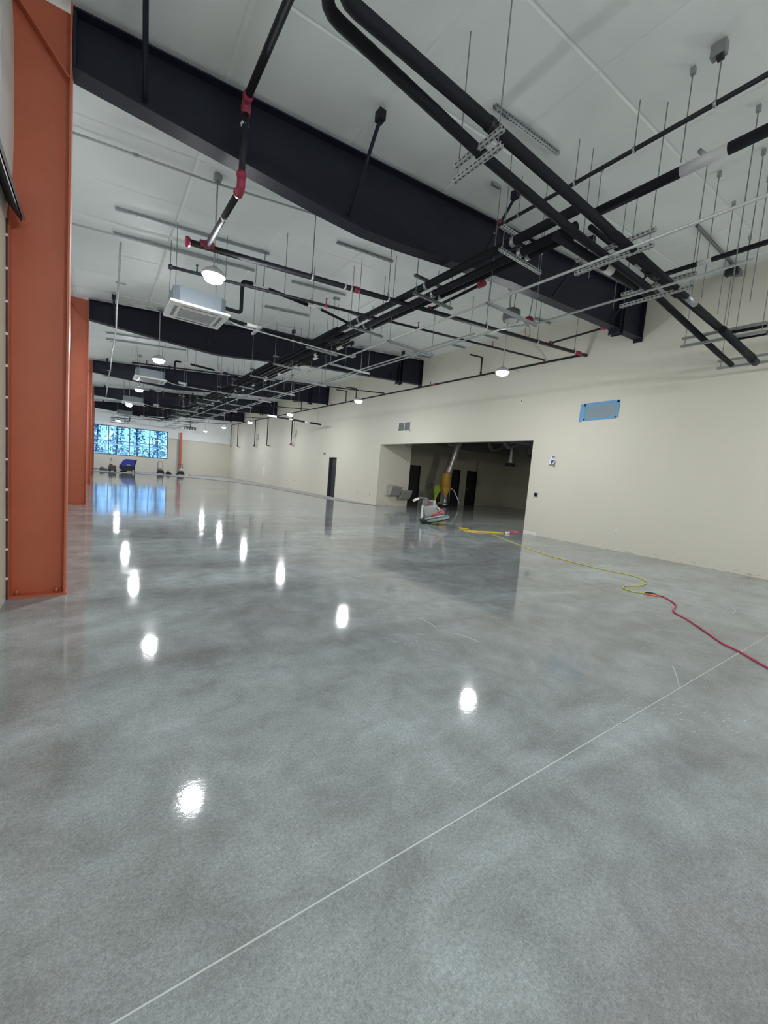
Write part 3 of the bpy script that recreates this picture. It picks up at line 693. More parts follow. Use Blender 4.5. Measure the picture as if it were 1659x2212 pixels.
sleeve(t, tuple(Vector(q0_).lerp(Vector(q1_), 0.85)), tuple(Vector(q0_).lerp(Vector(q1_), 1.0)), 0.062, M_BPIPE, 'end_cap')
gq = 'strut trapezes carrying the twin black pipes'
trapeze(2.50, 3.06, 2.66, 4.13, 'nearest pale slotted strut trapeze clamped around the twin black pipes', gq, 0.13, 'Y', True, mm=M_EMT)
trapeze(2.25, 3.15, 4.90, 4.10, 'second pale slotted strut trapeze on the twin pipes, above the pale conduit', gq, 0.16, 'Y', True, mm=M_EMT)
trapeze(2.25, 3.15, 6.1, 4.06, 'third pale strut trapeze on the twin pipes, at the conduit bend', gq, 0.16, 'Y', True, mm=M_EMT)
trapeze(2.0, 3.1, 8.2, 4.0, 'fourth strut trapeze on the twin pipes, against the cream wall', gq, 0.13, 'Y')
trapeze(1.9, 3.05, 9.85, 3.98, 'last strut trapeze on the twin pipes, at their end by the wall', gq, 0.13, 'Y')
# pipes along the room at upper right
gp_ = 'straight pipes overhead at the upper right'
t = pipe('sprinkler_branch_pipe', [(4.60, -6.9, 5.02), (4.60, 4.3, 5.02), (4.60, 4.3, 4.95)], 0.023, M_BPIPE, 'thin black sprinkler pipe running high to the top right edge', 'pipe', gp_, 0.03)
sleeve(t, (4.6, 4.22, 5.0), (4.6, 4.22, 5.1), 0.02, M_RED, 'sprinkler_head')
for k, y in enumerate((1.74, 2.44, 3.1, 3.9)):
    tt = thing('pipe_hanger', 'thin rod hanger on the high thin sprinkler pipe, %s from the right edge' % ('first', 'second', 'third', 'fourth')[k], 'rod', (4.6, y, 5.0), 'rod hangers on the thin sprinkler pipe')
    MB().tube([(4.6, y, 5.045), (4.6, y, zc(4.6)-0.015)], 0.006, 6).build('rod', M_ROD, tt)
    MB().lathe([(0.026, -0.012), (0.032, -0.012), (0.032, 0.012), (0.026, 0.012), (0.026, -0.012)], (4.6, y, 5.02), 14, 'Y').build('ring', M_GALV, tt)
t = pipe('insulated_pipe', [(5.85, -6.9, 4.2), (5.85, 2.6, 4.2)], 0.028, M_BLACK, 'black pipe running from twin pipe junction to the right edge', 'pipe', gp_)
sleeve(t, (5.85, 2.02, 4.2), (5.85, 2.16, 4.2), 0.03, M_LGREY)
for k, (z, y) in enumerate(((4.19, 2.5), (4.07, 2.5))):
    t = pipe('insulated_pipe', [(8.5, -6.9, z-0.02*k), (8.5, y, z)], 0.034, M_BLACK, 'black pipe leaving the twin pipe end at the right edge, %s of two' % ('upper', 'lower')[k], 'pipe', gp_)
    sleeve(t, (8.5, 2.0, z-0.002), (8.5, 2.06, z), 0.04, M_GALV, 'clamp')
for k, (x, y, zb) in enumerate(((5.73, 1.75, 3.9), (6.6, 1.9, 4.2), (6.65, 2.35, 4.1), (7.3, 2.0, 4.15), (7.6, 2.45, 4.2), (9.0, 2.6, 4.2), (9.5, 2.2, 4.1), (4.62, 1.2, 4.66), (6.2, 3.3, 4.1), (5.3, 3.2, 4.2), (8.8, 1.95, 4.1), (9.3, 1.85, 4.1), (4.66, 1.99, 4.68))):
    t = thing('hanger_rod', 'thin threaded rod hanging from the ceiling at upper right, %s' % ('at the far right edge', 'right of the slotted strut clamp', 'near the thin black pipe', 'left of the slotted strut clamp', 'below the slotted strut clamp', 'in front of the wall top', 'at the right wall edge', 'beside the white pipe sleeve', 'left of the conduit trapeze', 'above the pipe junction', 'over the last twin pipe trapeze', 'rightmost before the wall', 'holding the white pipe sleeve')[k], 'rod', (x, y, zb), 'loose hanger rods at the upper right')
    MB().tube([(x, y, zb), (x, y, zc(x)+0.012)], 0.006, 6).build('rod', M_ROD, t)
    MB().box((x-0.02, y-0.02, zc(x)-0.05), (x+0.02, y+0.02, zc(x)+0.012)).build('anchor', M_GALV, t)

# =================================================================== PALE CONDUITS
gc = 'pale conduits running the length of the room'
t = pipe('conduit', [(4.60, -6.9, 3.99), (4.60, 41.2, 3.99)], 0.016, M_EMT, 'long single pale conduit running down the middle of the ceiling', 'conduit', gc)
for y in (2.5, 7.9, 10.4, 16, 22): sleeve(t, (4.6, y, 3.99), (4.6, y+0.07, 3.99), 0.021, M_GALV, 'coupling')
for k, x in enumerate((5.42, 5.53)):
    pp = [(x, 5.3, 4.0), (x, 41.2, 4.0)] if k == 0 else [(5.78, 1.6, 4.02), (5.78, 4.25, 4.02), (x, 4.75, 3.99), (x, 41.2, 4.0)]
    t = pipe('conduit', pp, 0.015, M_EMT, 'pale conduit of the double run, %s' % ('left of the two, starting behind the nearest rafter', 'right of the two, bent in front of the rafter')[k], 'conduit', gc, 0.1)
    for y in (6.9, 11.5, 17, 25): sleeve(t, (x, y, 4.0), (x, y+0.07, 4.0), 0.02, M_GALV, 'coupling')
for k in range(15):
    y = 4.24+2.46*k
    if min(abs(y-f) for f in FY) < 0.2: y += 0.4
    trapeze(4.52, 5.70, y, 3.955, '%s single strut trapeze from the camera under the pale conduits' % ORD[k], 'single strut trapezes under the pale conduits', 0)
# conduit feeding lamps, close to the ceiling
t = pipe('conduit', [(XL+0.05, 6.45, zc(XL)-0.05), (1.23, 6.42, zc(1.23)-0.05), (2.6, 6.3, zc(2.6)-0.04), (5.6, 6.1, zc(5.6)-0.04)], 0.014, M_EMT, 'thin conduit along the ceiling from the left wall to nearest lamp box', 'conduit')
sleeve(t, (0.3, 6.437, zc(0.3)-0.05), (0.36, 6.437, zc(0.36)-0.05), 0.019, M_GALV, 'coupling')
t = pipe('conduit', [(XL+0.05, 8.82, zc(XL)-0.06), (0.28, 8.84, zc(0.28)-0.05), (2.0, 8.86, zc(2.0)-0.06)], 0.014, M_EMT, 'thin conduit along the ceiling from the left wall to the strut pair', 'conduit')
sleeve(t, (XL+0.02, 8.82, zc(XL)-0.07), (XL+0.1, 8.82, zc(XL)-0.06), 0.03, M_GALV, 'coupling')
yy = [8.85, 9.3, 11, 12.7, 14.4, 16.5, 18.7, 20.8, 23, 25.5, 28.6, 30.2]
t = thing('conduit', 'pale flexible conduit running down the left side below the rafters', 'conduit', (0.3, 8.85, 4.6))
MB().tube([(0.27+0.05*min(1, (y-8.85)/5)+0.02*math.sin(y*1.1), y, (5.0 if i == 0 else 4.52-0.04*math.sin(y*0.8)**2)) for i, y in enumerate(yy)], 0.017, 8).build('pipe', M_EMT, t)
for y in (9.4, 14.3, 19.3): sleeve(t, (0.22, y, 4.51), (0.38, y, 4.51), 0.012, M_GALV, 'clip')

# =================================================================== SPRINKLER PIPING
gs = 'black sprinkler mains'
ym = 6.1
def zm(x): return 4.16+(4.92-4.16)*(x-1.04)/(10.25-1.04)
t = thing('sprinkler_main', 'black sprinkler cross main from a red end cap to the right wall', 'pipe', (0.95, ym, zm(0.95)), gs)
MB().tube([(0.90, ym, zm(0.90)), (10.42, ym, zm(10.42))], 0.04, 14).build('pipe', M_BPIPE, t)
def cpl(t, c, axis, r, L=0.09, m=M_RED, name='coupling'):
    c = Vector(c); a = Vector(axis).normalized()
    b = MB().tube([c-a*L/2, c+a*L/2], r*1.2, 12); b.tube([c-a*L*0.22, c+a*L*0.22], r*1.38, 8)
    b.build(name, m, t)
cpl(t, (0.90, ym, zm(0.90)), (1, 0, 0.083), 0.05, 0.05, M_RED, 'end_cap')
cpl(t, (1.13, ym, zm(1.13)+0.02), (1, 0, 0.083), 0.044, 0.17, M_RED, 'tee')
cpl(t, (3.42, ym, zm(3.42)), (1, 0, 0.083), 0.04, 0.1)
cpl(t, (10.02, ym, zm(10.02)), (1, 0, 0.083), 0.04, 0.26, M_RED, 'tee')
for x in (3.2, 3.32): cpl(t, (x, ym, zm(x)), (1, 0, 0.083), 0.034, 0.03, M_WPLAS, 'label_band')
for k, x in enumerate((2.63, 4.05, 6.55, 8.3, 9.85)):
    tt = thing('pipe_hanger', 'rod hanger with a clevis on the black cross main, %s from the left' % ('first', 'second', 'third', 'fourth', 'fifth')[k], 'rod', (x, ym, zm(x)), 'rod hangers on the black cross main')
    MB().tube([(x, ym, zm(x)+0.09), (x, ym, zc(x)+0.012)], 0.007, 6).build('rod', M_ROD, tt)
    MB().lathe([(0.043, -0.014), (0.05, -0.014), (0.05, 0.014), (0.043, 0.014), (0.043, -0.014)], (x, ym, zm(x)), 16, 'X').build('ring', M_WPLAS, tt)
    MB().lathe([(0.007, 0.11), (0.012, 0.1), (0.028, 0.05), (0.02, 0.05), (0.007, 0.1)], (x, ym, zm(x)), 8).build('clevis', M_GALV, tt)
# riser over the nearest rafter, with red grooved couplings
t = thing('sprinkler_riser', 'black sprinkler riser with red couplings crossing the nearest rafter', 'pipe', (1.14, 4.5, 4.15), gs)
MB().tube([(1.14, -6.9, 4.95), (1.14, 4.42, 4.93)], 0.036, 12).build('pipe', M_BPIPE, t)
MB().tube([(1.14, 4.50, 4.82), (1.13, 4.52, 4.22)], 0.033, 12).build('drop', M_BPIPE, t)
MB().tube([(1.13, 4.56, 4.11), (1.13, 6.08, 4.18)], 0.033, 12).build('lower_pipe', M_BPIPE, t)
cpl(t, (1.14, 4.46, 4.93), (0, 1, 0), 0.036, 0.08); cpl(t, (1.14, 4.50, 4.84), (0, 0, 1), 0.036, 0.10)
MB().tube(bend([(1.14, 4.44, 4.93), (1.14, 4.5, 4.93), (1.14, 4.5, 4.82)], 0.05), 0.042, 12).build('elbow', M_RED, t)
MB().tube(bend([(1.13, 4.52, 4.24), (1.13, 4.52, 4.11), (1.13, 4.62, 4.11)], 0.06), 0.042, 12).build('elbow', M_RED, t)
cpl(t, (1.13, 4.52, 4.235), (0, 0, 1), 0.036, 0.06); cpl(t, (1.13, 4.61, 4.112), (0, 1, 0), 0.036, 0.06)
cpl(t, (1.13, 5.2, 4.14), (0, 1, 0.05), 0.028, 0.03, M_WPLAS, 'label_band'); cpl(t, (1.135, 4.51, 4.7), (0, 0, 1), 0.028, 0.04, M_WPLAS, 'label_band')
# second crossing, right half, and cross pieces with red fittings
t = thing('sprinkler_riser', 'short black sprinkler arm with a red coupling beside the black trunk', 'pipe', (5.3, 5.0, 4.55), gs)
A_, B_ = (5.107, 4.95, 4.624), (5.022, 6.1, 4.521)
MB().tube([A_, B_], 0.026, 10).build('pipe', M_BPIPE, t)
cpl(t, A_, Vector(B_)-Vector(A_), 0.04, 0.13); cpl(t, B_, (1, 0, 0.083), 0.036, 0.1, M_RED, 'tee')
tt = thing('pipe_hanger', 'short dark rod hanger on the sprinkler arm beside the black trunk', 'rod', (A_[0], 5.35, 4.6))
m_ = Vector(A_).lerp(Vector(B_), 0.3)
MB().tube([m_, (m_.x, m_.y, zc(m_.x)+0.012)], 0.006, 6).build('rod', M_ROD, tt)
MB().box((m_.x-0.02, m_.y-0.02, m_.z+0.1), (m_.x+0.02, m_.y+0.02, m_.z+0.16)).build('nut', M_DARK, tt)
t = thing('sprinkler_riser', 'short black sprinkler arm with a red coupling below the rafter right end', 'pipe', (8.6, 5.2, 4.9), gs)
A_, B_ = (9.117, 5.0, 5.023), (8.832, 6.1, 4.857)
MB().tube([A_, B_], 0.022, 10).build('pipe', M_BPIPE, t)
cpl(t, A_, Vector(B_)-Vector(A_), 0.036, 0.14); cpl(t, B_, (1, 0, 0.083), 0.036, 0.1, M_RED, 'tee')
m_ = Vector(A_).lerp(Vector(B_), 0.55); sleeve(t, m_, m_+Vector((0.04, 0.05, 0)), 0.025, M_WPLAS, 'label_band')
# main along the right wall
XM = 10.28
def zw(y): return 4.92+0.0015*(y-6)
t = thing('sprinkler_main', 'black sprinkler main running along the top of the right wall', 'pipe', (XM, 6.1, 4.92), gs)
MB().tube(bend([(XM, 6.15, zw(6.15)), (XM, 40.4, zw(40.4)), (XM, 40.4, 2.95), (XM, 39.95, 2.93)], 0.1), 0.028, 12).build('pipe', M_BPIPE, t)
for k in range(5):
    y = 12.5+8.03*k-0.4
    if y < 40: MB().tube([(XM, y, zw(y)+0.02), (XM, y, 5.06)], 0.014, 8).build('stub', M_BPIPE, t)
    if y < 40: cpl(t, (XM, y-0.25, zw(y)), (0, 1, 0), 0.03, 0.12)
for y in (8.2, 17.9, 22.3, 26.4, 30.6, 35): sleeve(t, (XM-0.02, y, zw(y)-0.06), (XM+0.14, y, zw(y)-0.06), 0.008, M_GALV, 'wall_bracket', 6)
# branch lines across, one group per bay
gb = 'thin black sprinkler branch lines'
def zb_(x): return 4.19+0.0835*(x-0.84)
def branch(y, label, cap=True):
    t = thing('sprinkler_branch_pipe', label, 'pipe', (0.84, y, zb_(0.84)), gb)
    MB().tube(bend([(0.84, y, zb_(0.84)), (9.9, y+0.05, zb_(9.9)), (XM, y+0.1, zb_(XM)+0.02), (XM, y+0.12, zw(y))], 0.06), 0.0235, 10).build('pipe', M_BPIPE, t)
    cpl(t, (0.84, y, zb_(0.84)), (1, 0, 0.083), 0.03, 0.05, M_BPIPE, 'end_cap')
    for x in (1.2, 3.4, 5.6, 8.0):
        MB().lathe([(0.0, 0.11), (0.018, 0.11), (0.02, 0.095), (0.008, 0.09), (0.012, 0.03), (0.014, 0.0), (0, 0)], (x, y+0.02*(x/9.9), zb_(x)+0.015), 10).build('sprinkler_head', M_BPIPE if x < 2 else M_RED, t)
    cpl(t, (3.4, y+0.017, zb_(3.4)), (1, 0, 0.083), 0.022, 0.07)
    cpl(t, (XM, y+0.1, zb_(XM)-0.03), (0, 0, 1), 0.024, 0.07)
    for x in (2.6, 4.1, 7.2):
        MB().tube([(x, y+0.01*x/2, zb_(x)+0.02), (x, y+0.01*x/2, zc(x)+0.012)], 0.006, 6).build('rod', M_ROD, t)
    return t
bn = ['behind the brightest lamp', 'in the second bay', 'in the third bay', 'in the fourth bay', 'in the farthest bay']
b0 = None
for k in range(5):
    y = 7.15+8.03*k-(0.1 if k else 0)
    if y > 40: continue
    branch(y, 'thin black sprinkler branch line across the room %s' % bn[k])
def goose(y, label, x0=9.5):
    t = thing('sprinkler_branch_pipe', label, 'pipe', (XM, y, zw(y)), gb)
    MB().tube(bend([(XM, y, zw(y)), (XM, y, 5.50), (x0, y, 5.46)], 0.05), 0.024, 10).build('pipe', M_BPIPE, t)
    cpl(t, (XM, y, 5.46), (0, 0, 1), 0.026, 0.07, M_BPIPE, 'elbow'); cpl(t, (XM, y, zw(y)+0.08), (0, 0, 1), 0.026, 0.05, M_BPIPE)
for k, (y, l) in enumerate(((9.6, 'nearest, left of the near right lamp'), (17.6, 'second, above the second right lamp'), (18.6, 'third, just beyond the second right lamp'), (24.2, 'fourth, above the third right lamp'))):
    goose(y, 'black gooseneck sprinkler pipe rising from the wall main, %s' % l, 9.7)
# drops on the wall, far part
gd = 'black pipe drops on the far right wall'
for k, (y, foot, valve) in enumerate(((38.1, 0.5, 0), (33.15, -0.3, 1), (30.2, 0.5, 0), (25.5, -0.25, 1))):
    t = thing('sprinkler_drop', 'black pipe drop with bent foot on right wall, %s' % ('farthest of four', 'third of four, with valve', 'second of four', 'nearest of four, with valve')[k], 'pipe', (XM, y, 2.9), gd)
    MB().tube(bend([(XM, y, zw(y)), (XM, y, 2.92), (XM, y-foot, 2.90)], 0.06), 0.032, 10).build('pipe', M_BPIPE, t)
    if valve:
        MB().tube(bend([(XM, y, 3.0), (XM, y-0.25, 2.80), (XM, y-0.6, 2.80), (XM, y-0.6, 3.6)], 0.08), 0.016, 8).build('bypass', M_GALV, t)
        cpl(t, (XM, y, 2.95), (0, 1, 0), 0.045, 0.14, M_RED if k == 3 else M_BPIPE, 'valve')
        MB().box((XR-0.08, y-0.45, 3.42), (XR-0.005, y-0.05, 3.85), 0.01).build('control_box', M_LGREY, t)
# cassette pipe runs across to the trunk
gl = 'black pipe pairs from cassettes to the trunk'
for k, y in enumerate(CY[:4]):
    t = thing('insulated_pipe', 'black pipe pair running from the %s cassette unit across to the trunk' % ORD[k], 'pipe', (2.0, y, 4.06), gl)
    MB().tube(bend([(1.83, y+0.12, 4.08), (2.3, y+0.12, 4.06), (3.7, y+0.1, 4.08), (4.25, y+0.1, 4.3), (4.3, y+0.5, 4.4)], 0.1), 0.026, 10).build('pipe', M_BLACK, t)
    MB().tube(bend([(1.83, y-0.05, 4.04), (2.3, y-0.05, 4.02), (3.75, y-0.08, 4.05), (4.35, y-0.05, 4.32), (4.4, y+0.4, 4.4)], 0.1), 0.022, 10).build('pipe', M_BLACK, t)
    for yy_, zz in ((y+0.12, 4.065), (y-0.05, 4.025)): sleeve(t, (2.28, yy_, zz), (2.55, yy_, zz), 0.032, M_WPLAS, 'white_sleeve')
    t = pipe('conduit', [(1.87, y-0.1, 4.0), (2.1, y-0.12, 3.93), (4.62, y-0.1, 3.93)], 0.014, M_EMT, 'pale conduit from the %s cassette unit across to the long conduit' % ORD[k], 'conduit', 'pale cross conduits from the cassette units', 0.1)
    MB().lathe([(0, 0), (0.05, 0), (0.05, 0.045), (0, 0.045)], (4.62, y-0.1, 3.945), 12).build('junction_box', M_GALV, t)
    trapeze(y-0.28, y+0.32, 2.50, 3.985, 'strut trapeze with white sleeves beside the %s cassette unit' % ORD[k], 'strut trapezes beside the cassettes', 0.0, 'Y', mm=M_EMT)
    # pumped drain line from the riser across to the trunk
    t = thing('drain_pipe', 'white and black drain line from the %s cassette riser to the trunk' % ORD[k], 'pipe', (2.28, y-0.25, 4.7), 'drain lines from the cassette risers')
    D1 = [(2.30, y-0.25, 4.705), (2.60, y-0.25, 4.70), (3.40, y-0.25, 4.66), (3.70, y-0.25, 4.655), (4.5, y-0.22, 4.56)]
    MB().tube(D1[0:2], 0.02, 10).build('white_pipe', M_WPLAS, t)
    MB().tube(D1[1:3], 0.034, 10).build('pipe', M_BLACK, t)
    MB().tube(D1[2:4], 0.016, 10).build('white_pipe', M_WPLAS, t)
    MB().tube(D1[3:5], 0.026, 10).build('pipe', M_BLACK, t)
    for x in (2.5, 3.5): MB().tube([(x, y-0.25, 4.68), (x, y-0.25, zc(x)+0.012)], 0.006, 6).build('rod', M_ROD, t)
# insulated cross run before the right wall
Pv = Vector((6.813, 20.2, 3.879)); Qv = Vector((10.028, 20.2, 3.823))
t = thing('insulated_pipe', 'black pipe with white bands crossing in front of the far right wall', 'pipe', Pv)
for a, c_, m, r in ((0, 0.15, M_WPLAS, 0.05), (0.15, 0.35, M_BLACK, 0.045), (0.35, 0.42, M_WPLAS, 0.025), (0.42, 0.62, M_BLACK, 0.045), (0.62, 0.72, M_WPLAS, 0.025), (0.72, 0.92, M_BLACK, 0.045), (0.92, 1.0, M_WPLAS, 0.025)):
    MB().tube([Pv.lerp(Qv, a), Pv.lerp(Qv, c_)], r, 10).build('pipe' if m is M_BLACK else 'white_band', m, t)
for f_ in (0.1, 0.5, 0.85):
    q = Pv.lerp(Qv, f_); MB().tube([q, (q.x, q.y, zc(q.x)+0.012)], 0.006, 6).build('rod', M_ROD, t)
# =================================================================== RIGHT WALL ITEMS
def plate(y, z, wd, hh, m, name, label, cat, d=0.012, inner=None):
    t = thing(name, label, cat, (XR-d/2, y, z))
    MB().box((XR-d, y-wd/2, z-hh/2), (XR, y+wd/2, z+hh/2), 0.003).build('cover', m, t)
    if inner:
        for (iy, iz, iw, ih, im, nm) in inner: MB().box((XR-d-0.004, y+iy-iw/2, z+iz-ih/2), (XR-d+0.001, y+iy+iw/2, z+iz+ih/2)).build(nm, im, t)
    return t
plate(4.78, 0.48, 0.078, 0.125, M_WPLAS, 'wall_outlet', 'white wall outlet low on the cream wall at the right', 'outlet', inner=((0, 0.03, 0.03, 0.035, M_LGREY, 'socket'), (0, -0.03, 0.03, 0.035, M_LGREY, 'socket')))
plate(7.13, 1.18, 0.14, 0.15, M_LGREY, 'switch_box', 'grey switch box in the wall right of the big opening', 'switch', inner=((0, 0, 0.10, 0.11, M_DARK, 'recess'), (0, 0, 0.04, 0.06, M_GREY, 'toggle')))
for y, z, l in ((17.1, 0.45, 'small pale wall plate low between the doorway and big opening, left one'), (15.95, 0.45, 'small pale wall plate low just left of the big opening')):
    plate(y, z, 0.08, 0.12, M_LGREY, 'wall_outlet', l, 'outlet', inner=((0, 0, 0.03, 0.05, M_GREY, 'socket'),))
plate(25.0, 0.6, 0.08, 0.12, M_LGREY, 'wall_outlet', 'small wall plate low on the far right wall, left of doorway', 'outlet', inner=((0, 0, 0.03, 0.05, M_GREY, 'socket'),))
plate(20.85, 2.35, 0.12, 0.12, M_GREY, 'alarm_strobe', 'small dark strobe box on the wall up left of the doorway', 'alarm', 0.06, inner=((0, 0.0, 0.05, 0.07, M_DARK, 'lens'),))
plate(7.98, 3.95, 0.1, 0.1, M_WPLAS, 'junction_plate', 'tiny white plate with a hole high on the wall near the right lamp', 'plate', inner=((0, 0, 0.03, 0.04, M_DARK, 'knockout'),))
plate(24.6, 1.0, 0.55, 0.68, M_WPLAS, 'wall_panel', '', 'panel') if False else None
plate(31.0, 0.99, 0.55, 0.72, M_WPLAS, 'access_panel', 'white rectangular access panel on the far right wall', 'panel', inner=((0, 0, 0.5, 0.66, M_WPLAS, 'door'),))
# return air grille above the opening
y0, y1, z0, z1 = 13.28, 14.12, 3.28, 3.68
t = thing('return_air_grille', 'double return air grille on the wall above the big opening', 'vent', (XR, 13.7, 3.48))
b = MB()
for (a, c_, d_, e) in ((y0, y1, z0, z0+0.03), (y0, y1, z1-0.03, z1), (y0, y0+0.03, z0, z1), (y1-0.03, y1, z0, z1), (13.685, 13.715, z0, z1)): b.box((XR-0.02, a, d_), (XR, c_, e))
b.build('frame', M_WPLAS, t)
for (a, c_) in ((y0+0.03, 13.685), (13.715, y1-0.03)):
    for k in range(11):
        z = z0+0.035+k*0.03
        MB().prism([(XR-0.016, z), (XR-0.013, z-0.003), (XR-0.001, z+0.018), (XR-0.004, z+0.021)], a, c_, 'XZ').build('slat', M_GREY, t)
    MB().box((XR-0.003, a, z0+0.03), (XR-0.001, c_, z1-0.03)).build('backing', M_GREY, t)
# vent masked with blue tape
t = thing('taped_vent', 'wall vent masked over with blue tape high on the cream wall', 'vent', (XR, 5.6, 3.47))
ya, yb, za, zb2 = 5.12, 6.0, 3.27, 3.67
MB().box((XR-0.012, ya, za), (XR, yb, zb2), 0.003).build('vent_cover', M_FILM, t)
def tape(poly): MB().prism(poly, XR-0.016, XR-0.012, 'YZ').build('tape_strip', M_TAPE, t)
tape([(6.08, 3.665), (5.95, 3.67), (5.93, 3.26), (6.04, 3.215), (6.09, 3.20)])
tape([(5.98, 3.60), (5.98, 3.68), (5.10, 3.70), (5.10, 3.635)])
tape([(5.97, 3.235), (5.97, 3.29), (5.13, 3.30), (5.16, 3.245)])
tape([(5.09, 3.68), (5.15, 3.68), (5.17, 3.27), (5.10, 3.26)])
# sign of taped papers right of the opening
t = thing('paper_sign', 'white folded paper with dark lettering and a blue patch taped right of opening', 'sign', (XR, 6.76, 2.24))
def paper(poly, x, m, nm): return MB().prism(poly, XR-x-0.002, XR-x, 'YZ').build(nm, m, t)
def sp(u, v):   # sketch coordinates of the sheet -> wall plane (y, z)
    return (6.97-u*0.0247*0.021*24.0/24.0, 2.53-v*0.0247*0.022)
def sp(u, v): return (7.008-u*0.000364*1.0, 2.50-v*0.00044)
paper([sp(520, 900), sp(1050, 780), sp(1030, 1160), sp(920, 1120), sp(700, 1070), sp(520, 1080)], 0.002, M_KRAFT, 'cardboard_back')
paper([sp(620, 440), sp(1120, 430), sp(1090, 700), sp(560, 690)], 0.010, M_PAPER, 'upper_sheet')
paper([sp(560, 690), sp(1020, 700), sp(900, 950), sp(560, 960), sp(450, 930)], 0.014, M_PAPER, 'lower_sheet')
paper([sp(690, 740), sp(860, 740), sp(880, 830), sp(770, 940), sp(690, 900)], 0.017, M_BINK, 'blue_patch')
paper([sp(690, 690), sp(850, 700), sp(850, 740), sp(690, 740)], 0.0175, mat('green_ink', (0.06, 0.1, 0.07, 1), 0.8, var=0), 'green_bar')
for poly in ([sp(720, 450), (sp(980, 440)), sp(980, 480), sp(720, 490)], [sp(770, 490), sp(810, 490), sp(800, 590), sp(770, 590)], [sp(850, 480), sp(960, 480), sp(950, 520), sp(860, 520)], [sp(840, 530), sp(880, 530), sp(880, 600), sp(840, 600)], [sp(880, 570), sp(950, 560), sp(950, 600), sp(880, 605)], [sp(1010, 510), sp(1050, 510), sp(1050, 550), sp(1010, 550)], [sp(880, 700), sp(990, 690), sp(980, 760), sp(880, 770)]):
    paper(poly, 0.0176, M_INK, 'lettering')
# =================================================================== SIDE ROOM CONTENT
t = thing('drinking_fountain', 'stainless steel two level drinking fountain on the alcove wall', 'fountain', (11.5, OY1, 0.5))
for k, (x0, x1, z0, z1) in enumerate(((10.98, 11.55, 0.48, 0.93), (11.60, 12.15, 0.33, 0.76))):
    b = MB().prism([(OY1-0.003, z0), (OY1-0.003, z1), (OY1-0.42, z1), (OY1-0.46, z1-0.06), (OY1-0.30, z0+0.05), (OY1-0.15, z0)], x0, x1, 'YZ')
    b.build('basin_body', M_STEEL, t)
    MB().box((x0-0.01, OY1-0.47, z1-0.04), (x1+0.01, OY1-0.003, z1+0.015), 0.008).build('basin_rim', M_STEEL, t)
    MB().lathe([(0, -0.01), (0.15, 0.0), (0.16, 0.008)], ((x0+x1)/2, OY1-0.25, z1+0.018), 20).build('bowl', M_GREY, t)
    MB().tube(bend([(x0+0.1, OY1-0.1, z1), (x0+0.1, OY1-0.1, z1+0.09), (x0+0.1, OY1-0.18, z1+0.08)], 0.03), 0.012, 8).build('spout', M_STEEL, t)
# ceiling ducts of the side room
random.seed(3)
gdu = 'flexible ducts under the side room ceiling'
for k in range(6):
    x = 12.6+k*1.55; y = (12.3, 14.5)[k % 2]
    pts = [(x-0.7, y, 4.1), (x-0.55, y, 3.4), (x, y+0.2, 3.02+0.05*k % 0.2), (x+0.5, y, 3.4), (x+0.6, y-0.1, 4.1)]
    t = thing('flexible_duct', 'grey looping flexible duct under the dark side room ceiling, %s from left' % ('first', 'second', 'third', 'fourth', 'fifth', 'sixth')[k], 'duct', pts[0], gdu)
    MB().tube(bend(pts, 0.4, 6), 0.09, 12).build('duct', M_GREY, t)
    MB().tube([(x-0.1, y+0.2, 3.1), (x-0.1, y+0.2, 4.15)], 0.012, 6).build('strap', M_LGREY, t)
for k, (y, z) in enumerate(((9.2, 3.35), (11.0, 3.25), (13.1, 3.45), (16.75, 3.3))):
    t = thing('sheet_metal_duct', 'dark rectangular duct crossing under the side room ceiling, %s' % ('nearest', 'second', 'third', 'farthest')[k], 'duct', (12, y, z), 'rectangular ducts of the side room')
    MB().box((12.45, y, z), (21.5, y+0.5, z+0.35), 0.01).build('duct', M_GREY, t)
    for x in (13, 16, 19): MB().box((x, y-0.02, z-0.02), (x+0.04, y+0.52, z+0.37)).build('flange', M_GALV, t)
    for x in (14, 18): MB().box((x, y+0.2, z+0.3), (x+0.04, y+0.24, 4.198)).build('strap', M_GALV, t)
t = thing('hanging_hose', 'white vertical hose hanging from the side room ceiling near opening edge', 'hose', (15.6, 16.5, 2.6))
Hx = (16.5, 12.892, 3.068)
MB().tube([(Hx[0], Hx[1], 4.2), (Hx[0], Hx[1], 2.75), (Hx[0]-0.02, Hx[1], 2.5)], [0.05, 0.06, 0.11], 10).build('hose', M_LGREY, t)
MB().box((Hx[0]-0.2, Hx[1]-0.2, 2.33), (Hx[0]+0.15, Hx[1]+0.15, 2.47), 0.03).build('end_fitting', M_DARK, t)
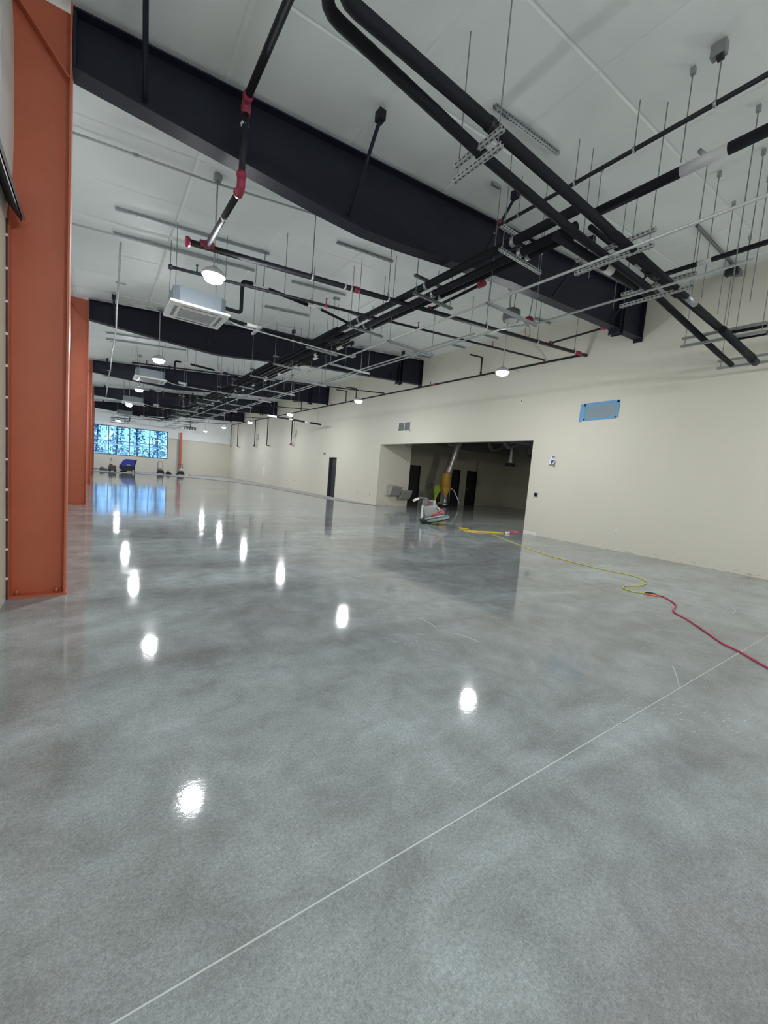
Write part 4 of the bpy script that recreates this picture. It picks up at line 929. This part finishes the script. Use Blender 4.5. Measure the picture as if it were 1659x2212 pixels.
# dust extractor
VX, VY = 15.2, 16.0
t = thing('dust_extractor', 'yellow upright dust extractor with silver duct in the side room', 'vacuum', (VX, VY, 0))
rv = Vector((0.815, -0.58, 0)); fv = Vector((0.58, 0.815, 0))
def loc(u, v, z): q = Vector((VX, VY, 0))+rv*u+fv*v; return (q.x, q.y, z)
c0_ = loc(0.05, 0, 0)
MB().lathe([(0, 1.80), (0.24, 1.80), (0.255, 1.76), (0.255, 1.08), (0.24, 1.06), (0, 1.06)], (c0_[0], c0_[1], 0), 28).build('drum', M_YEL, t)
MB().lathe([(0, 1.06), (0.24, 1.06), (0.23, 0.98), (0.12, 0.64), (0.1, 0.62), (0, 0.62)], (c0_[0]+0.05, c0_[1]-0.03, 0), 28).build('cone', M_YEL, t)
MB().lathe([(0, 0.62), (0.1, 0.62), (0.12, 0.56), (0.09, 0.5), (0.08, 0.3), (0.14, 0.16), (0.18, 0.12), (0.18, 0.06), (0, 0.06)], (c0_[0]+0.05, c0_[1]-0.03, 0), 20).build('collection_bag', M_SILVER, t)
b = MB()
for u in (-0.32, 0.28):
    b.tube([loc(u, 0.25, 0.08), loc(u, 0.25, 1.12)], 0.02, 8); b.tube([loc(u, -0.25, 0.1), loc(u*0.8, 0.0, 1.1)], 0.02, 8)
b.tube([loc(-0.75, -0.1, 1.13), loc(0.33, -0.1, 1.05)], 0.018, 8)
b.build('frame', M_DARK, t)
MB().lathe([(0, 0.0), (0.3, 0.0), (0.32, 0.03), (0.3, 0.08), (0, 0.1)], loc(0.03, 0, 0.0), 24).build('base_plate', M_DARK, t)
MB().box(*[(min(a, c_), min(b_, d_), z) for (a, b_), (c_, d_), z in (((loc(-0.42, 0.0, 0)[0], loc(-0.42, 0.0, 0)[1]), (loc(-0.15, 0.2, 0)[0], loc(-0.15, 0.2, 0)[1]), 0.2),)]+[(max(loc(-0.42, 0, 0)[0], loc(-0.15, 0.2, 0)[0]), max(loc(-0.42, 0, 0)[1], loc(-0.15, 0.2, 0)[1]), 0.75)], 0.03).build('motor_box', M_DARK, t)
for u in (-0.35, 0.3): MB().lathe([(0, -0.03), (0.09, -0.03), (0.1, -0.02), (0.1, 0.02), (0.09, 0.03), (0, 0.03)], loc(u, 0.28, 0.1), 16, 'X').build('wheel', M_DARK, t)
MB().tube(bend([loc(0.25, 0, 1.02), loc(0.5, -0.05, 0.95), loc(0.75, -0.1, 0.5), loc(0.92, -0.15, 0.06)], 0.2, 6), 0.032, 10).build('hose', M_SILVER, t)
t = thing('exhaust_duct', 'silver crinkled exhaust duct rising from the yellow dust extractor', 'duct', loc(0.15, 0, 1.8))
pts = [loc(0.10, 0, 1.80), loc(0.16, 0, 1.95), loc(0.22, 0, 2.2), loc(0.42, 0, 3.0), loc(0.55, 0, 3.5), loc(0.6, 0, 4.18)]
dd = []
for (a, c_) in zip(pts, pts[1:]):
    for j in range(8): dd.append(Vector(a).lerp(Vector(c_), j/8))
dd.append(Vector(pts[-1]))
MB().tube(dd, [0.235-0.04*min(1, i/16)+0.02*(i % 2)+0.03*max(0, (i-24)/16) for i in range(len(dd))], 14).build('duct', M_SILVER, t)
MB().tube([dd[0]-Vector((0, 0, 0.0)), dd[0]+Vector((0.0, 0, 0.05))], 0.25, 16).build('clamp_ring', M_STEEL, t)
# hi-vis vest on the bar
t = thing('safety_vest', 'bright yellow green safety vest hanging on the extractor handle bar', 'vest', loc(-0.36, -0.12, 0.15))
b = MB(); V = []
for i in range(13):
    z = 1.15-i/12*0.98; row = []
    wd = 0.13+0.05*math.sin(i*0.5)-0.006*i*0.5; cx = -0.37-0.10*(i/12)**1.5
    for j in range(9):
        u = (j/8-0.5)*2*wd+cx
        row.append(b.bm.verts.new(loc(u, -0.16+0.035*math.sin(j*1.7+i*0.4)+0.02*math.cos(i*0.9), z)))
    V.append(row)
for i in range(12):
    for j in range(8): b.bm.faces.new((V[i][j], V[i][j+1], V[i+1][j+1], V[i+1][j])).smooth = True
bmesh.ops.solidify(b.bm, geom=b.bm.faces[:], thickness=0.02)
b.build('cloth', M_HIVIS, t)
MB().box((loc(-0.48, -0.19, 0)[0], loc(-0.48, -0.19, 0)[1]-0.01, 0.66), (loc(-0.48, -0.19, 0)[0]+0.16, loc(-0.48, -0.19, 0)[1]+0.0, 0.70)).build('reflective_band', M_LGREY, t)

# =================================================================== FLOOR POLISHER
PX, PY = 8.665, 9.261
t = thing('floor_polisher', 'grey and red walk behind floor polisher tilted back on the concrete', 'floor machine', (PX, PY, 0))
Mp = Matrix(((rv.x, fv.x, 0, PX), (rv.y, fv.y, 0, PY), (0, 0, 1, 0), (0, 0, 0, 1)))
Mt = Mp @ Matrix.Translation((-0.38, 0, 0.04)) @ Matrix.Rotation(math.radians(-15), 4, 'Y') @ Matrix.Translation((0.38, 0, 0.0))
b = MB().lathe([(0, 0.085), (0.25, 0.085), (0.36, 0.075), (0.385, 0.045), (0.375, 0.01), (0.34, 0.005)], (0, 0, 0), 32); b.xf(Mt); b.build('disc_guard', M_TEALPAD, t)
b = MB().lathe([(0.35, 0.006), (0.35, -0.02), (0, -0.02)], (0, 0, 0), 32); b.xf(Mt); b.build('polishing_pad', M_DARK, t)
b = MB().box((-0.42, -0.2, 0.09), (0.22, 0.2, 0.16), 0.03); b.xf(Mt); b.build('deck', M_CLEARY, t)
b = MB().box((-0.18, -0.18, 0.16), (0.20, 0.18, 0.26), 0.04); b.xf(Mt); b.build('motor_cover', M_PINK, t)
b = MB().lathe([(0, 0.12), (0.07, 0.11), (0.09, 0.05), (0.09, 0), (0, 0)], (0.14, 0, 0.2), 16); b.xf(Mt); b.build('cap', M_PINK, t)
b = MB().box((-0.38, -0.17, 0.16), (0.06, 0.17, 0.50), 0.06); b.xf(Mt); b.build('engine_block', M_CLEARY, t)
b = MB().lathe([(0, 0.16), (0.06, 0.15), (0.075, 0.1), (0.075, 0.0), (0, 0)], (-0.02, 0.02, 0.46), 14); b.lathe([(0, 0.08), (0.05, 0.08), (0.05, 0), (0, 0)], (-0.2, -0.06, 0.49), 12); b.box((-0.14, -0.12, 0.46), (0.0, -0.05, 0.56), 0.015); b.xf(Mt); b.build('engine_top', M_STEEL, t)
b = MB().tube([(0.02, -0.17, 0.42), (0.10, -0.17, 0.34), (0.06, -0.18, 0.26)], 0.035, 10); b.xf(Mt); b.build('muffler', M_STEEL, t)
b = MB().box((-0.52, -0.12, 0.1), (-0.37, 0.12, 0.74), 0.025); b.xf(Mp); b.build('column', M_GREY, t)
b = MB().box((-0.53, -0.14, 0.08), (-0.495, 0.14, 0.56), 0.01); b.xf(Mp); b.build('rear_panel', M_WPLAS, t)
b = MB().box((-0.48, -0.15, 0.60), (-0.20, 0.15, 0.74), 0.03); b.xf(Mp); b.build('control_head', M_GREY, t)
b = MB().box((-0.40, -0.155, 0.645), (-0.23, -0.148, 0.695)); b.xf(Mp); b.build('red_badge', M_RED, t)
b = MB()
for sy in (-0.16, 0.16): b.tube(bend([(-0.34, sy, 0.72), (-0.40, sy, 0.77), (-0.58, sy, 0.79), (-0.67, sy, 0.76)], 0.05), 0.016, 8)
b.tube([(-0.34, -0.16, 0.73), (-0.34, 0.16, 0.73)], 0.02, 8); b.xf(Mp); b.build('handle', M_GREY, t)
for sy in (-0.16, 0.16):
    b = MB().tube([(-0.66, sy, 0.765), (-0.82, sy, 0.67)], 0.026, 10); b.xf(Mp); b.build('grip', M_WPLAS, t)
for sy in (-0.17, 0.17):
    b = MB().lathe([(0, -0.025), (0.09, -0.025), (0.1, -0.015), (0.1, 0.015), (0.09, 0.025), (0, 0.025)], (-0.46, sy, 0.1), 18, 'Y'); b.xf(Mp); b.build('wheel', M_DARK, t)
# =================================================================== CORDS
def cord(pts, r, m, name, label, n=5):
    P = [Vector((q[0], q[1], r+0.001)) for q in pts]; out_ = []
    for i in range(len(P)-1):
        p0, p1, p2, p3 = P[max(i-1, 0)], P[i], P[i+1], P[min(i+2, len(P)-1)]
        for j in range(n):
            u = j/n
            out_.append(0.5*((2*p1)+(p2-p0)*u+(2*p0-5*p1+4*p2-p3)*u*u+(3*p1-p0-3*p2+p3)*u**3))
    out_.append(P[-1])
    return tag(MB().tube(out_, r, 8).build(name, m), label, 'cord')
yc = [(9.02, 7.451, 0.0), (8.068, 5.69, 0.0), (7.599, 4.577, 0.0), (7.491, 3.677, 0.0), (7.525, 3.248, 0.0), (7.509, 2.994, -0.0), (7.341, 2.804, 0.0), (7.163, 2.718, 0.0), (6.888, 2.686, 0.0), (6.714, 2.731, 0.0), (6.568, 2.766, 0.0), (6.427, 2.749, 0.0), (6.333, 2.68, 0.0), (6.292, 2.56, 0.0), (6.369, 2.416, 0.0)]
cord(yc, 0.0075, M_YCORD, 'extension_cord', 'thin yellow extension cord with an s-bend on the concrete floor')
rc = [(6.443, 2.309, 0.0), (6.468, 2.232, 0.0), (6.332, 2.087, 0.0), (6.162, 1.969, 0.0), (6.023, 1.926, 0.0), (5.814, 1.878, 0.0), (5.685, 1.789, 0.0), (5.523, 1.61, 0.0), (5.263, 1.386, 0.0), (5.014, 1.178, 0.0), (4.893, 1.008, 0.0), (4.675, 0.775, 0.0), (4.511, 0.577, 0.0)]
cord(rc, 0.0085, M_RCORD, 'extension_cord', 'pink red extension cord running to the right edge of the floor')
q0_, q1_ = Vector((6.346, 2.412, 0.0)), Vector((6.42, 2.294, 0.0))
t = thing('cord_plug', 'black and orange plug joining the yellow and red extension cords', 'plug', tuple(q0_))
dq = (q1_-q0_); nn = Vector((-dq.y, dq.x, 0)).normalized()
MB().tube([q0_+Vector((0, 0, 0.022))+nn*0.006, q0_.lerp(q1_, 0.5)+Vector((0, 0, 0.025))+nn*0.006, q1_+Vector((0, 0, 0.02))+nn*0.006], [0.014, 0.02, 0.014], 10).build('socket_body', M_DARK, t)
MB().tube([q0_+Vector((0, 0, 0.012))-nn*0.018, q1_+Vector((0, 0, 0.012))-nn*0.014], 0.012, 10).build('plug_body', M_ORANGE, t)
# heap of yellow cord and pink cord at the opening
def heap(c, rx, ry, ang, turns, h, r, m, label, name='extension_cord'):
    random.seed(int(c[0]*100)); pts = []; ox = oy = 0; ax = ay = 1
    for i in range(turns*16):
        a = i*2*PI/16
        if i % 16 == 0:
            tx, ty_, sx_, sy_ = random.uniform(-0.35, 0.35)*rx, random.uniform(-0.3, 0.3)*ry, random.uniform(0.45, 0.9), random.uniform(0.4, 1.0)
        ox += (tx-ox)*0.12; oy += (ty_-oy)*0.12; ax += (sx_-ax)*0.12; ay += (sy_-ay)*0.12
        x, y = ox+rx*ax*math.cos(a), oy+ry*ay*math.sin(a)
        pts.append((c[0]+x*math.cos(ang)-y*math.sin(ang), c[1]+x*math.sin(ang)+y*math.cos(ang), r+0.001+h*(i/(turns*16))*(0.5+0.5*math.sin(a*1.7))))
    return tag(MB().tube(pts, r, 6).build(name, m), label, 'cord')
ha, hb = Vector((8.47, 7.987, 0.0)), Vector((9.561, 7.484, 0.0))
hc = ha.lerp(hb, 0.5); hang = math.atan2(hb.y-ha.y, hb.x-ha.x)
heap((hc.x, hc.y), (hb-ha).length*0.58, 0.12, hang, 4, 0.02, 0.0065, M_YCORD2, 'flattened heap of deep yellow cord lying before the big opening')
h2 = Vector((8.843, 8.309, 0.0))
heap((h2.x, h2.y), 0.16, 0.12, hang, 3, 0.05, 0.0065, M_YCORD2, 'small upright coil of deep yellow cord at the end of heap')
ra, rb = Vector((9.654, 7.476, 0.0)), Vector((10.712, 7.647, 0.0))
rcx = ra.lerp(rb, 0.5)
heap((rcx.x, rcx.y), (rb-ra).length*0.55, 0.14, math.atan2(rb.y-ra.y, rb.x-ra.x), 5, 0.02, 0.007, M_RCORD, 'heap of pink red cord by the right jamb of opening')
wq = Vector((9.672, 7.391, 0.0))
t = thing('cord_plug', 'white power plug lying between the yellow and pink cord heaps', 'plug', tuple(wq))
MB().box((wq.x-0.07, wq.y-0.03, 0.0), (wq.x+0.07, wq.y+0.03, 0.06), 0.015).build('body', M_WPLAS, t)
MB().box((wq.x+0.07, wq.y-0.012, 0.02), (wq.x+0.1, wq.y-0.006, 0.035)).box((wq.x+0.07, wq.y+0.006, 0.02), (wq.x+0.1, wq.y+0.012, 0.035)).build('prong', M_STEEL, t)
# =================================================================== FAR END MACHINES
BY = 38.6
t = thing('floor_scrubber', 'royal blue and black floor scrubber parked below the far window', 'floor machine', (1.98, BY, 0))
x0 = 1.40
MB().prism([(x0+0.10, 0.50), (x0+0.14, 0.72), (x0+0.28, 0.95), (x0+0.45, 1.03), (x0+0.95, 1.03), (x0+1.03, 0.95), (x0+0.98, 0.50)], BY-0.35, BY+0.35, 'XZ').build('hood', M_BLUE, t)
MB().prism([(x0, 0.25), (x0+0.02, 0.55), (x0+0.12, 0.62), (x0+0.15, 0.5), (x0+0.98, 0.5), (x0+1.0, 0.25), (x0+0.85, 0.12), (x0+0.25, 0.12)], BY-0.38, BY+0.38, 'XZ').build('chassis', M_DARK, t)
MB().prism([(x0+1.0, 0.95), (x0+1.14, 1.06), (x0+1.18, 0.98), (x0+1.05, 0.5), (x0+0.98, 0.5)], BY-0.3, BY+0.3, 'XZ').build('control_panel', M_DARK, t)
MB().tube(bend([(x0+1.08, BY-0.25, 0.9), (x0+1.02, BY-0.25, 0.45), (x0+1.04, BY-0.25, 0.1)], 0.08), 0.035, 8).build('suction_hose', M_DARK, t)
MB().box((x0+0.5, BY-0.386, 0.55), (x0+0.72, BY-0.352, 0.61)).build('badge', M_LGREY, t)
MB().box((x0+0.86, BY-0.42, 0.0), (x0+1.12, BY+0.42, 0.1), 0.02).build('squeegee', M_GREY, t)
MB().lathe([(0, 0.1), (0.2, 0.1), (0.24, 0.05), (0.24, 0.0), (0, 0)], (x0+0.30, BY-0.15, 0.012), 20).build('brush_deck', M_DARK, t)
for sy in (-0.36, 0.30): MB().lathe([(0, 0), (0.12, 0), (0.13, 0.015), (0.13, 0.045), (0.12, 0.06), (0, 0.06)], (x0+0.62, BY+sy, 0.13), 18, 'Y').build('wheel', M_LGREY, t)
def tool_cart(x, y, label, top, red=False):
    t = thing('floor_edger', label, 'floor machine', (x, y, 0))
    MB().box((x-0.22, y-0.28, 0.08), (x+0.22, y+0.28, 0.30), 0.03).build('body', M_DARK, t)
    MB().lathe([(0, 0.2), (0.1, 0.19), (0.14, 0.12), (0.14, 0), (0, 0)], (x-0.05, y-0.05, 0.30), 16).build('motor', M_GREY, t)
    MB().box((x+0.05, y-0.2, 0.3), (x+0.18, y+0.1, 0.40), 0.02).build('filter_box', M_GREY, t)
    b = MB().tube(bend([(x-0.18, y+0.2, 0.2), (x-0.18, y+0.25, top), (x+0.18, y+0.25, top), (x+0.18, y+0.2, 0.2)], 0.05), 0.018, 8); b.build('push_handle', M_DARK, t)
    for sx in (-0.24, 0.24):
        for sy in (-0.2, 0.2): MB().lathe([(0, -0.02), (0.075, -0.02), (0.08, 0), (0.075, 0.02), (0, 0.02)], (x+sx, y+sy, 0.08), 14, 'X').build('wheel', M_DARK, t)
    return t
tool_cart(4.33, 38.9, 'black floor grinder with a tall square push handle below window', 1.02)
t = tool_cart(5.82, 38.7, 'black floor grinder heaped with bags in front of the red column', 0.92)
MB().lathe([(0, 0.22), (0.12, 0.2), (0.2, 0.1), (0.2, 0.03), (0.1, 0), (0, 0)], (5.85, 38.5, 0.36), 14).build('grey_bag', M_LGREY, t)
t = thing('tool_bag', 'dark green soft tool bag on the dusty floor between two grinders', 'bag', (4.92, 38.75, 0))
MB().prism([(4.73, 0.0), (4.72, 0.14), (4.80, 0.25), (4.92, 0.27), (5.0, 0.2), (5.12, 0.15), (5.12, 0.0)], 38.6, 38.95, 'XZ').build('body', mat('dark_green_canvas', (0.02, 0.045, 0.025, 1), 0.8, var=0.2), t)
MB().tube(bend([(4.8, 38.77, 0.24), (4.84, 38.77, 0.36), (4.94, 38.77, 0.36), (4.97, 38.77, 0.24)], 0.04), 0.012, 6).build('carry_handle', M_DARK, t)
t = thing('tool_bag', 'pale bag with a red tip at the right foot of heaped grinder', 'bag', (6.3, 38.5, 0))
MB().prism([(6.15, 0), (6.16, 0.09), (6.26, 0.12), (6.38, 0.08), (6.42, 0)], 38.4, 38.6, 'XZ').build('body', M_WPLAS, t)
MB().box((6.42, 38.45, 0), (6.52, 38.55, 0.07), 0.02).build('tip', M_RED, t)
M_TAUPE = mat('grey_brown_machine_paint', (0.10, 0.09, 0.075, 1), 0.6, var=0.2)
t = thing('floor_grinder', 'grey brown boxy floor machine with an upright lever left of scrubber', 'floor machine', (0.95, 38.4, 0))
MB().box((0.70, 38.1, 0.06), (1.2, 38.7, 0.48), 0.05).build('body', M_TAUPE, t)
MB().box((0.75, 38.2, 0.48), (0.95, 38.6, 0.58), 0.03).build('lid', M_TAUPE, t)
MB().tube(bend([(0.78, 38.3, 0.5), (0.80, 38.3, 0.95), (0.88, 38.3, 0.98), (0.92, 38.3, 0.7)], 0.05), 0.02, 8).build('lever', M_TAUPE, t)
for sx in (0.78, 1.12): MB().lathe([(0, -0.03), (0.09, -0.03), (0.1, 0), (0.09, 0.03), (0, 0.03)], (sx, 38.08, 0.1), 14, 'Y').build('wheel', M_DARK, t)
t = thing('floor_grinder', 'low grey brown floor machine lying left of the boxy one', 'floor machine', (0.4, 38.3, 0))
MB().box((0.10, 38.1, 0.02), (0.66, 38.5, 0.18), 0.05).build('body', M_TAUPE, t)
MB().lathe([(0, 0.14), (0.1, 0.12), (0.14, 0.04), (0.14, 0), (0, 0)], (0.28, 38.28, 0.17), 14).build('motor', M_TAUPE, t)
t = thing('storage_tub', 'small pale grey tub at the foot of the far left column', 'tub', (-0.2, 38.3, 0))
MB().box((-0.38, 38.15, 0), (-0.02, 38.45, 0.14), 0.03).build('tub', M_LGREY, t)
MB().box((-0.4, 38.13, 0.14), (0.0, 38.47, 0.17), 0.01).build('lid', M_GREY, t)
# roof unit hanging at the far end
t = thing('equipment_frame', 'small dark equipment frame hanging from the far ceiling above red column', 'bracket', (7.0, 38, 3.7))
Q = Vector((6.334, 38.0, 4.038))
MB().tube([(Q.x, 38, Q.z+0.1), (Q.x, 38, Q.z+0.55), ], 0.03, 8).build('stem', M_DARK, t)
MB().box((Q.x-0.35, 37.9, Q.z+0.52), (Q.x+0.35, 38.1, Q.z+0.57)).build('top_bar', M_DARK, t)
b = MB()
for k in range(5): b.box((Q.x-0.45+k*0.2, 37.7, Q.z-0.12), (Q.x-0.40+k*0.2, 38.3, Q.z+0.1))
b.box((Q.x-0.45, 37.7, Q.z+0.06), (Q.x+0.42, 37.75, Q.z+0.1)); b.box((Q.x-0.45, 38.25, Q.z+0.06), (Q.x+0.42, 38.3, Q.z+0.1)); b.box((Q.x-0.1, 37.74, Q.z+0.06), (Q.x+0.1, 38.26, Q.z+0.1))
b.build('cage', M_GREY, t)
MB().tube([(Q.x, 38, Q.z+0.55), (Q.x, 38, zc(Q.x)+0.012)], 0.012, 6).build('rod', M_ROD, t)
# =================================================================== OUTSIDE THE WINDOW
struct(MB().box((-30, YE+0.3, -0.25), (40, 75, -0.2)).build('ground_outside', M_GRASS))
t = thing('railing', 'white outdoor railing seen through the far window', 'railing', (2.5, 44.5, -0.2))
MB().box((-9, 44.45, 2.18), (4.84, 44.55, 2.29)).build('top_rail', M_FENCE, t)
MB().box((-9, 44.46, 0.2), (4.84, 44.54, 0.28)).build('bottom_rail', M_FENCE, t)
for k in range(9):
    x = 4.80-k*1.42
    MB().box((x-0.04, 44.46, -0.2), (x+0.04, 44.54, 2.2)).build('post', M_FENCE, t)
t = thing('railing', 'lower white outdoor rail in the left window pane', 'railing', (-0.5, 43.2, -0.2))
MB().box((-6, 43.15, 1.36), (0.60, 43.25, 1.44)).build('top_rail', M_FENCE, t)
for x in (0.55, -1.2, -2.8): MB().box((x-0.04, 43.16, -0.2), (x+0.04, 43.24, 1.4)).build('post', M_FENCE, t)
random.seed(21)
def tree(x, y, h, label):
    t = thing('tree', label, 'tree', (x, y, -0.2), 'trees outside the far window')
    MB().tube([(x, y, -0.2), (x+random.uniform(-.2, .2), y, h*0.4), (x+random.uniform(-.3, .3), y, h)], [0.09, 0.07, 0.02], 8).build('trunk', M_TRUNK, t)
    b = MB()
    for k in range(10):
        z = random.uniform(1.5, h*0.95); a = random.uniform(0, 2*PI); L = random.uniform(0.4, 0.8)*(1.1-z/h*0.5)
        b.tube([(x, y, z), (x+L*math.cos(a), y+L*math.sin(a), z+L*random.uniform(0.2, 0.8))], [0.035, 0.008], 5)
    b.build('branches', M_TRUNK, t)
    b = MB()
    for k in range(620):
        z = random.uniform(1.6, h+0.6); a = random.uniform(0, 2*PI); L = random.uniform(0.05, 0.92)*(1.1-0.5*max(0, z/h-0.3))
        c = Vector((x+L*math.cos(a), y+L*math.sin(a), z)); s = random.uniform(0.08, 0.2)
        e1 = Vector((random.uniform(-1, 1), random.uniform(-1, 1), random.uniform(-1, 1))).normalized(); e2 = e1.orthogonal().normalized()
        b.bm.faces.new([b.bm.verts.new(c+e1*s*p_+e2*s*q_) for p_, q_ in ((-1, 0), (0, -0.5), (1, 0), (0, 0.5))])
    o = b.build('foliage', M_LEAF, t); o['kind'] = 'stuff'
k = 0
names = ['leftmost', 'second from the left', 'third from the left', 'fourth from the left', 'fifth from the left', 'sixth from the left', 'seventh from the left', 'rightmost']
for i in range(8):
    tree(-4.0+i*1.85+random.uniform(-.1, .1), 49+1.6*(i % 2)+random.uniform(-.3, .3), random.uniform(6.5, 8.5), 'leafy tree outside the far window, %s of eight' % names[i])
hd = thing('hedge', 'dark blue green hedge behind the outdoor railing', 'hedge', (2, 47, -0.2))
b = MB()
for k in range(2600):
    c = Vector((random.uniform(-8, 9), 47+random.uniform(-0.5, 0.5), random.uniform(-0.2, 1.75+0.35*random.random()))); s = random.uniform(0.08, 0.17)
    e1 = Vector((random.uniform(-1, 1), random.uniform(-1, 1), random.uniform(-1, 1))).normalized(); e2 = e1.orthogonal().normalized()
    b.bm.faces.new([b.bm.verts.new(c+e1*s*p_+e2*s*q_) for p_, q_ in ((-1, 0), (0, -0.5), (1, 0), (0, 0.5))])
o = b.build('foliage', M_LEAF, hd); o['kind'] = 'stuff'
